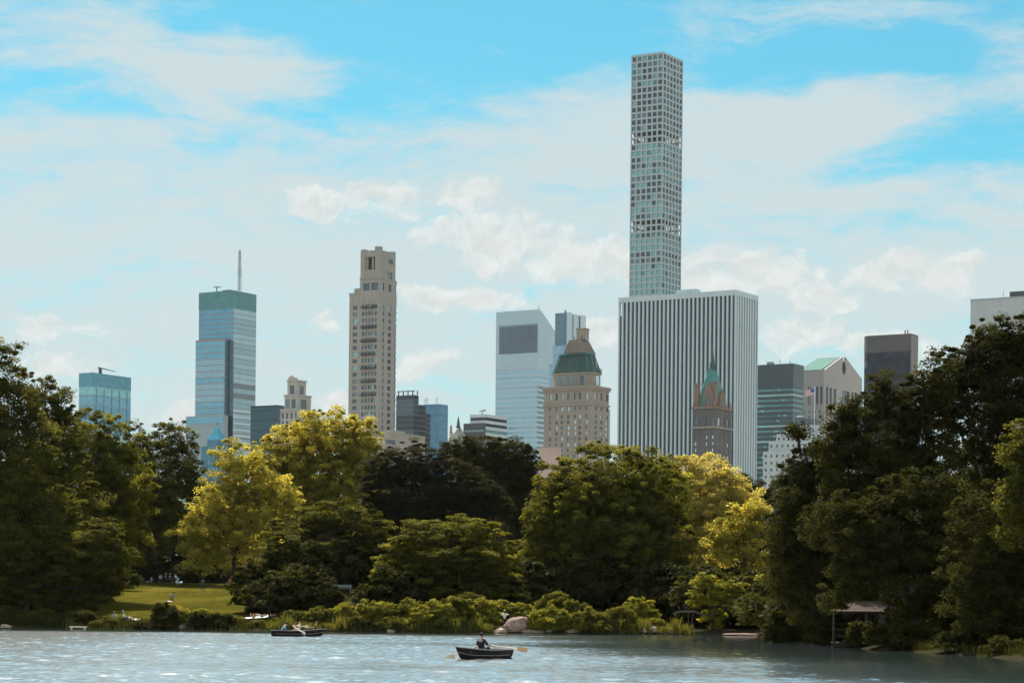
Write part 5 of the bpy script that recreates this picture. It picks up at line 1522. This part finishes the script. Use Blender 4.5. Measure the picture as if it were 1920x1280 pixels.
def lake_life():
    hull = plain('hull_paint', (.014, .010, .011), rough=.7, var=.35, scale=3, spec=.1); rail = plain('rail_aluminium', (.25, .25, .25), rough=.4); wood = plain('boat_wood', (.25, .16, .09), var=.25, scale=4)
    strake = plain('strake_grey', (.2, .18, .18), rough=.5); owood = plain('oar_wood', (.5, .40, .28), rough=.5); oblade = plain('oar_blade', (.46, .27, .14), rough=.5)
    # near boat
    c = P(901, 1234, 121); ang = math.atan2(-.80, -.60)
    c.z = .02
    boat('dark rowing boat with a lone rower, nearest on the lake', c, ang, (hull, rail, wood, strake))
    Mb = Matrix.Translation(c) @ Matrix.Rotation(ang, 4, 'Z')
    person(tuple(Mb @ Vector((-.02, 0, .33))), ang + math.pi / 2, 'rower in a dark shirt seen from behind, rowing the nearest boat',
           dict(pelvis=(0, 0, .1), lean=.06, nod=.12, legs={'l': ((-.13, .42, .26), (-.14, .70, -.12), (-.15, .82, -.05)), 'r': ((.13, .42, .26), (.14, .70, -.12), (.15, .82, -.05))},
                arms={'l': ((-.33, .12, .26), (-.26, .36, .26)), 'r': ((.33, .12, .26), (.26, .36, .26))}), ('shirt_black', (.018, .02, .028)), ('shorts_dark', (.03, .03, .04)), 'skin_tan', 'hair_dark', scale=1.12)
    # rower faces the stern (-x in boat space): right hand is on the boat's port side (+y mirrored)
    oar('raised wooden oar with its blade out to the right of the nearest boat', Mb @ Vector((-.52, .17, .72)), Mb @ Vector((-1.0, 2.35, .50)), owood, oblade)
    oar('wooden oar dipping into the water on the left of the nearest boat', Mb @ Vector((-.44, -.2, .76)), Mb @ Vector((.15, -2.25, -.05)), owood, owood)
    # boat with three people near the shore
    c = P(561, 1192, 193); c.z = .02; ang = math.radians(4)
    boat('dark rowing boat carrying three people, close to the shore on the left', c, ang, (hull, rail, wood, strake), 4.6, 1.35)
    Mb = Matrix.Translation(c) @ Matrix.Rotation(ang, 4, 'Z')
    person(tuple(Mb @ Vector((-1.5, 0, .36))), ang - math.pi / 2, 'hunched person in blue shirt and dark cap at the left end of the three-person boat',
           dict(pelvis=(0, 0, .1), lean=.55, nod=.3, legs=sit_legs(.26, .42, -.14, .62, .13), arms={'l': ((-.26, .2, .3), (-.16, .38, .22)), 'r': ((.26, .2, .3), (.16, .38, .22))}),
           ('shirt_pale_blue', (.30, .42, .58)), ('shorts_dark', (.03, .03, .04)), 'skin_light', 'hair_dark', hat=('cap_dark', (.03, .04, .05)))
    person(tuple(Mb @ Vector((-.02, .0, .36))), ang + math.pi / 2, 'person in a white top rowing in the middle of the three-person boat',
           dict(pelvis=(0, 0, .1), lean=-.12, nod=.1, legs=sit_legs(.2, .44, -.1, .72, .12), arms={'l': ((-.3, .22, .38), (-.25, .5, .40)), 'r': ((.3, .22, .38), (.25, .5, .40))}),
           ('top_white', (.62, .58, .55)), ('shorts_pink', (.5, .3, .27)), 'skin_light', 'hair_brown')
    person(tuple(Mb @ Vector((1.25, 0, .40))), ang + math.pi / 2, 'person in a brown top reclining at the right end of the three-person boat',
           dict(pelvis=(0, 0, .1), lean=-.38, nod=.3, legs=sit_legs(.3, .4, -.05, .6, .12), arms={'l': ((-.28, .1, .22), (-.2, .34, .12)), 'r': ((.28, .1, .22), (.2, .34, .12))}),
           ('top_brown', (.14, .075, .05)), ('trousers_dark', (.04, .04, .045)), 'skin_tan', 'hair_brown')
    oar('wooden oar held up on the far side of the three-person boat', Mb @ Vector((-.50, .30, .86)), Mb @ Vector((.75, 2.2, .8)), owood, owood)
    oar('wooden oar held on the near side of the three-person boat', Mb @ Vector((-.52, -.26, .84)), Mb @ Vector((.55, -2.2, .25)), owood, owood)


def shore_things():
    # boulder
    rk = plain('pink_granite_rock', (.20, .13, .105), var=.45, scale=2.6, bump=1.0); rk2 = plain('pale_rock', (.24, .18, .135), var=.25, scale=2, bump=.5)

    def rock(label, px, D, w, h, d, seed, mat, zoff=-.1, group=None, lean=0.0):
        R_ = random.Random(seed); bm = bmesh.new(); bmesh.ops.create_icosphere(bm, subdivisions=3, radius=1)
        ph = [R_.uniform(0, 6.3) for _ in range(9)]
        cuts = [(Vector((R_.uniform(-1, 1), R_.uniform(-1, 1), R_.uniform(-.1, 1))).normalized(), R_.uniform(.55, .85)) for _ in range(9)]
        for v in bm.verts:
            p = v.co.copy()
            for nrm, dd in cuts:
                q = p.dot(nrm)
                if q > dd: p -= nrm * (q - dd) * .85
            p *= 1 + .06 * math.sin(p.x * 5 + ph[0]) * math.sin(p.y * 6 + ph[1]) + .04 * math.sin(p.z * 9 + ph[2])
            v.co = Vector((p.x * w / 2 + lean * p.z * w * .2, p.y * d / 2, max(p.z, -.6) * h * .75))
        me = bpy.data.meshes.new('rock'); bm.to_mesh(me); bm.free(); me.materials.append(mat)
        o = bpy.data.objects.new('boulder' if h > 1 else 'rock', me); q = on_ground(px, D); q.y = max(q.y + shore_far(q.x) - 228.3, shore_far(q.x) - 1.2) if px < 1450 else q.y; q.z = max(.0, gz(q.x, q.y)); o.location = (q.x, q.y, q.z + zoff + h * .3)
        link(o); tag(o, label, 'boulder' if h > 1 else 'rock', group); return o
    rock('big pink granite boulder standing at the shore right of the rower', 965, 229.4, 3.0, 1.5, 2.2, 4, rk, 0.0, lean=.5)
    rock('low orange-pink rock just left of the big boulder', 938, 228.6, 1.6, .5, 1.4, 5, rk2, -.02)
    rock('long flat pale rock just right of the big boulder', 1000, 228.6, 2.6, .42, 1.4, 6, rk2, -.05)
    rock('little whitish rock beyond the long flat rock', 1030, 228.7, .7, .3, .6, 7, plain('white_rock', (.34, .32, .3)), .05)
    rock('flat rust-pale rock in the gap between two rounded bushes', 1076, 228.7, 1.5, .45, 1.2, 8, rk2, .02)
    rock('pale rock among the stones left of the dead limb', 1208, 229.0, .9, .5, .8, 9, rk2, .02)
    rock('wide pinkish rock below the tiny bush left of the dead limb', 1228, 229.0, 1.1, .6, .9, 10, rk, .05)
    rock('small tan rock under the end of the dead limb', 1262, 228.8, .5, .45, .5, 11, rk2, .05)
    rock('long flat tan stone ledge at the waterline right of the dead limb', 1395, 226.5, 4.4, .2, .9, 12, rk, .08)
    rock('flat whitish stone at the waterline on the far left', 16, 227.6, 1.4, .35, .8, 13, rk2, .1)
    rock('tiny stone at the waterline below the sunlit hedge', 735, 228.2, .9, .25, .6, 14, rk2, .05)
    for i, (px, dz) in enumerate(((338, 0), (339, .0))):
        rock(('lower pale stone of the shore steps', 'upper pale stone of the shore steps')[i], px, (228.8, 231.0)[i], .8, .5, .8, 20 + i, rk2, .0)
    # pale board on the left shore
    wd = plain('pale_board', (.5, .46, .42), var=.15, scale=3)
    q = on_ground(147, 227.8); o = MB(); o.box(-.85, .85, -.22, .22, 0, .10); o.box(-.7, -.6, -.2, .2, -.2, 0); o.box(.6, .7, -.2, .2, -.2, 0)
    ob = o.build('board', wd); ob.location = (q.x, q.y, .16); tag(ob, 'pale wooden board lying at the waterline on the left shore', 'board')
    # pale bench in the shade
    q = on_ground(641, 246); root = thing('bench', 'pale bench in the deep shade under the dark layered tree', 'bench', q, math.radians(3))
    bw = plain('pale_bench', (.24, .235, .22), var=.1)
    m = MB(); m.box(-1.05, 1.05, -.25, .2, .42, .48); m.build('seat', bw, root)
    m = MB(); m.box(-1.05, 1.05, .22, .27, .55, .85); m.build('backrest', bw, root)
    for x in (-.9, .9):
        m = MB(); m.box(x - .05, x + .05, -.2, -.1, -.05, .42); m.build('leg', bw, root)
        m = MB(); m.box(x - .05, x + .05, .12, .22, -.05, .84); m.build('leg', bw, root)
    # post by the blanket
    q = on_ground(505, 236); root = thing('post', 'dark upright post at the meadow edge right of the white blanket', 'post', q)
    dk = plain('dark_wood', (.03, .025, .02))
    m = MB(); m.tube([(0, 0, -.2), (0, 0, 1.5)], [.12, .10], 8); m.build('shaft', dk, root)
    m = MB(); m.box(-.16, .16, -.16, .16, 1.5, 1.62); m.build('cap', dk, root)
    # low railing
    q = on_ground(457, 232); root = thing('railing', 'low dark wire railing on the grass above the shore', 'railing', q, math.radians(2))
    for i in range(6):
        m = MB(); m.tube([(-1.1 + .44 * i, 0, -.1), (-1.1 + .44 * i, 0, .75)], .025, 6); m.build('post', dk, root)
    for z in (.35, .7):
        m = MB(); m.tube([(-1.1, 0, z), (1.1, 0, z)], .018, 6); m.build('rail', dk, root)
    # dead limb leaning over the water
    q = on_ground(1268, 229.5); gw = plain('dead_wood', (.05, .04, .032), var=.3, scale=3)
    f = lambda px, py: P(px, py, 229.5) - q
    root = thing('dead_limb', 'bare grey dead limb arching over the shore under the sapling', 'dead branch', q)
    m = MB(); m.tube([f(1262, 1150), f(1275, 1146), f(1300, 1146), f(1320, 1152), f(1345, 1150)], [.06, .09, .085, .07, .03], 8); m.build('bough', gw, root)
    for a in (((1276, 1147), (1272, 1136), (1266, 1128)), ((1296, 1146), (1286, 1136), (1278, 1127)), ((1288, 1146), (1283, 1138), (1281, 1130)), ((1290, 1148), (1292, 1170), (1298, 1192)), ((1300, 1148), (1296, 1172), (1286, 1191))):
        m = MB(); m.tube([f(*p) for p in a], [.05, .04, .015], 6); m.build('twig', gw, root)
    # people on the bank and on the meadow
    q = on_ground(946, 231.2)
    person(q, 0.2, 'person in a white shirt and straw hat standing behind the pink boulder', dict(arms={'l': ((-.42, .08, .44), (-.22, .22, .50)), 'r': ((.45, .08, .44), (.3, .3, .42))}), ('shirt_white', (.72, .72, .68)), ('trousers_dark', (.04, .04, .045)), 'skin_light', 'hair_dark', hat=('hat_straw', (.5, .42, .24)))
    q = on_ground(380, 300)
    person(q, .4, 'person in dark clothes standing alone on the upper meadow', dict(legs={'l': ((-.16, .05, .5), (-.2, .0, .09), (-.22, .15, .035)), 'r': ((.12, .02, .5), (.16, -.04, .09), (.18, .1, .035))}, arms={'l': ((-.26, .1, .22), (-.05, .25, .2)), 'r': ((.26, .1, .22), (.05, .25, .2))}), ('shirt_charcoal', (.06, .06, .07)), ('trousers_dark', (.04, .04, .045)), 'skin_tan', 'hair_dark')
    q = on_ground(321, 276)
    person(q, -2.2, 'person with a grey-blue shirt and red trousers kneeling by a small white mat', dict(pelvis=(0, 0, .42), lean=.5, nod=.3, legs={'l': ((-.12, .3, .08), (-.12, -.1, .07), (-.12, -.25, .05)), 'r': ((.12, .3, .08), (.12, -.1, .07), (.12, -.25, .05))}, arms={'l': ((-.25, .2, .25), (-.2, .42, .12)), 'r': ((.25, .2, .25), (.2, .42, .12))}), ('shirt_grey_blue', (.22, .3, .36)), ('trousers_red', (.3, .08, .06)), 'skin_tan', 'hair_dark')
    q = on_ground(316, 275); m = MB(); m.prism([(-.45, -.25, 0), (.4, -.3, 0), (.48, .25, 0), (-.4, .3, 0)], [(-.43, -.23, .09), (.38, -.28, .05), (.45, .22, .08), (-.38, .27, .12)])
    o = m.build('mat', cloth('mat_white', (.75, .75, .72))); o.location = (q.x, q.y, q.z); tag(o, 'small white mat on the grass in front of the kneeling person', 'mat')
    q = on_ground(333, 318)
    person(q, 1.9, 'person in flowing white clothes stooping at the top of the meadow', dict(pelvis=(0, 0, .86), lean=.75, nod=-.3, legs={'l': ((-.12, .22, .48), (-.12, .1, .09), (-.12, .25, .04)), 'r': ((.12, -.05, .46), (.12, -.38, .12), (.12, -.28, .04))}, arms={'l': ((-.3, .25, .4), (-.35, .5, .5)), 'r': ((.25, .15, .25), (.2, .35, .05))}), ('robe_white', (.8, .8, .78)), ('trousers_white', (.75, .75, .73)), 'skin_tan', 'hair_brown', scale=1.05)
    for px, lab, sh, hat in ((300, 'person in dusty pink sitting left of the two white caps above the meadow', ('shirt_pink', (.45, .3, .28)), None), (310, 'person in black with a white cap, between dusty pink and dark blue sitters', ('shirt_black', (.018, .02, .028)), ('cap_white', (.75, .75, .72))), (318, 'person in dark blue with a white cap beside the stooping person in white', ('shirt_navy', (.03, .05, .1)), ('cap_white', (.75, .75, .72))), (283, 'person in dark clothes sitting furthest left at the top of the meadow', ('shirt_slate', (.1, .13, .17)), None)):
        q = on_ground(px, 321 if px != 283 else 319)
        person(q, 3.0 + px * .01, lab, dict(pelvis=(0, 0, .52 if px > 290 else .2), lean=.15, legs={'l': ((-.14, .42, .5), (-.14, .45, .09), (-.14, .6, .04)), 'r': ((.14, .42, .5), (.14, .45, .09), (.14, .6, .04))}, arms={'l': ((-.25, .15, .25), (-.15, .4, .2)), 'r': ((.25, .15, .25), (.15, .4, .2))}), sh, ('trousers_dark', (.04, .04, .045)), 'skin_tan', 'hair_dark', hat=hat)
    q = on_ground(432, 321)
    person(q, 1.2, 'person in a coral-red top sitting on the grass behind the meadow', dict(pelvis=(0, 0, .12), lean=.25, legs={'l': ((-.12, .4, .35), (-.12, .6, .07), (-.12, .75, .04)), 'r': ((.12, .4, .35), (.12, .6, .07), (.12, .75, .04))}, arms={'l': ((-.25, .2, .3), (-.15, .42, .25)), 'r': ((.25, .2, .3), (.15, .42, .25))}), ('top_coral', (.62, .12, .09)), ('shorts_dark', (.03, .03, .04)), 'skin_light', 'hair_dark')
    # white blanket with sunbathers
    def sheet(name, label, px, D, w, d, mat, rz=0, cat='blanket'):
        q = on_ground(px, D); vs = []; n = 10
        for j in range(n + 1):
            for i in range(n + 1):
                x = (i / n - .5) * w; y = (j / n - .5) * d
                X = q.x + x * math.cos(rz) - y * math.sin(rz); Y = q.y + x * math.sin(rz) + y * math.cos(rz)
                bump = .12 * math.sin(X * .31 + Y * .11) * math.sin(Y * .23 + 1.3)
                vs.append((X - q.x, Y - q.y, gz(X, Y) + bump - q.z + .05 + .03 * math.sin(i * 1.9 + j) * math.sin(j * 2.3)))
        m = MB(); m.add(vs, [(j * (n + 1) + i, j * (n + 1) + i + 1, (j + 1) * (n + 1) + i + 1, (j + 1) * (n + 1) + i) for j in range(n) for i in range(n)])
        o = m.build(name, mat, None, True); o.location = q; md = o.modifiers.new('thick', 'SOLIDIFY'); md.thickness = .03; tag(o, label, cat); return o
    sheet('blanket', 'white blanket spread on the right side of the meadow under two sunbathers', 482, 243, 2.7, 2.2, cloth('blanket_white', (.82, .82, .8)))
    q = on_ground(476, 243); q.z += .05
    person(q, 2.9, 'bare-chested person sitting up on the white blanket', dict(pelvis=(0, 0, .12), lean=.15, nod=.2, legs={'l': ((-.2, .38, .3), (-.12, .62, .06), (-.12, .75, .04)), 'r': ((.2, .38, .3), (.12, .62, .06), (.12, .75, .04))}, arms={'l': ((-.32, .15, .28), (-.2, .4, .3)), 'r': ((.32, .15, .28), (.2, .4, .3))}), None, ('shorts_red', (.3, .05, .04)), 'skin_light', 'hair_dark', longs=False)
    q = on_ground(490, 243); q.z += .05
    person(q, -1.5, 'person in a white top lying on the white blanket', dict(pelvis=(0, 0, .12), lean=-1.35, nod=.35, legs={'l': ((-.12, .42, .18), (-.12, .80, .07), (-.12, .88, .16)), 'r': ((.12, .42, .12), (.12, .82, .07), (.12, .90, .16))}, arms={'l': ((-.34, .02, .3), (-.3, .08, .52)), 'r': ((.34, .02, .3), (.3, .08, .52))}), ('top_white', (.62, .58, .55)), ('shorts_grey', (.25, .25, .27)), 'skin_light', 'hair_brown', longs=False)
    # picnic at the lower left
    sheet('blanket', 'pink and white blanket spread at the shore on the left of the meadow', 247, 239, 1.9, 1.8, cloth('blanket_pink', (.66, .52, .46)), .2)
    q = on_ground(217, 239)
    person(q, 2.6, 'person in cream sitting left of the pink and white blanket', dict(pelvis=(0, 0, .12), lean=.3, nod=.2, legs={'l': ((-.2, .38, .25), (-.1, .5, .06), (-.1, .62, .04)), 'r': ((.2, .38, .25), (.1, .5, .06), (.1, .62, .04))}, arms={'l': ((-.28, .2, .25), (-.15, .42, .2)), 'r': ((.28, .2, .25), (.15, .42, .2))}), ('top_cream', (.62, .56, .45)), ('trousers_cream', (.6, .55, .47)), 'skin_light', 'hair_fair')
    q = on_ground(236, 240)
    person(q, -1.4, 'person in white with a white hat reclining on the pink and white blanket', dict(pelvis=(0, 0, .12), lean=-.5, nod=.4, legs={'l': ((-.12, .42, .25), (-.12, .78, .06), (-.12, .9, .1)), 'r': ((.12, .42, .2), (.12, .8, .06), (.12, .92, .1))}, arms={'l': ((-.3, -.2, .22), (-.3, -.22, -.02)), 'r': ((.3, -.2, .22), (.3, -.22, -.02))}), ('shirt_white', (.72, .72, .68)), ('trousers_white', (.75, .75, .73)), 'skin_light', 'hair_fair', hat=('hat_white', (.75, .76, .78)))
    # wooden shelter at the water on the right
    D = 167; q = on_ground(1626, D); q.z = max(q.z, .35)
    root = thing('wooden_shelter', 'rustic wooden shelter with a low hipped shingle roof at the water under the right-hand trees', 'shelter', q, math.radians(-8))
    sh = plain('weathered_shingle', (.08, .055, .042), var=.3, scale=2.5, streak=2); tm = plain('rough_timber', (.028, .021, .016), var=.3, scale=3)
    w, d, ze, za = 2.7, 2.4, 2.3, 3.05
    m = MB(); m.prism(rect(-w, w, -d, d, ze), rect(-.9, .9, -.05, .05, za)); m.build('roof', sh, root)
    m = MB()
    for k in range(7):
        t = k / 7; zz = ze + (za - ze) * t
        m.prism(rect(-w - .04 + (w - .9) * t, w + .04 - (w - .9) * t, -d - .04 + (d - .05) * t, d + .04 - (d - .05) * t, zz), rect(-w + .02 + (w - .9) * t, w - .02 - (w - .9) * t, -d + .02 + (d - .05) * t, d - .02 - (d - .05) * t, zz + .05))
    m.build('shingle_course', sh, root)
    m = MB(); m.box(-w + .1, w - .1, -d + .1, -d + .22, ze - .18, ze - .01); m.box(-w + .1, w - .1, d - .22, d - .1, ze - .18, ze - .01); m.box(-w + .1, -w + .22, -d + .22, d - .22, ze - .18, ze - .01); m.box(w - .22, w - .1, -d + .22, d - .22, ze - .18, ze - .01); m.build('beam', tm, root)
    m = MB(); m.box(-w + .1, w - .1, -d + .1, d - .1, -.3, .02); m.build('deck', tm, root)
    for x in (-w + .3, 0, w - .3):
        for y in (-d + .3, d - .3):
            m = MB(); m.tube([(x, y, -.8), (x, y, ze - .1)], .09, 8); m.build('post', tm, root)
    for y in (-d + .3, d - .3):
        for z in (.45, .95):
            m = MB(); m.tube([(-w + .3, y, z), (w - .3, y, z)], .05, 6); m.build('rail', tm, root)
    m = MB(); m.box(-1.6, 1.6, .9, 1.35, .40, .46); m.box(-1.5, -1.4, .95, 1.3, 0, .4); m.box(1.4, 1.5, .95, 1.3, 0, .4); m.build('seat', tm, root)
make_world()
make_sun_camera()
land()
city()
LM = woods()
shore_plants(LM)
lake_life()
shore_things()


def haze(density):
    m = bpy.data.materials.new('air'); m.use_nodes = True; t = m.node_tree
    t.nodes.remove(t.nodes['Principled BSDF'])
    v = t.nodes.new('ShaderNodeVolumePrincipled'); v.inputs['Density'].default_value = density; v.inputs['Color'].default_value = (.93, .95, .97, 1)
    v.inputs['Anisotropy'].default_value = .2
    t.links.new(v.outputs[0], t.nodes['Material Output'].inputs['Volume'])
    mb = MB(); mb.box(-2600, 2600, -400, 3100, -2.6, 470)
    tag(mb.build('haze', m), 'thin pale summer haze over the lake and the city', kind='stuff')


haze(.000012)
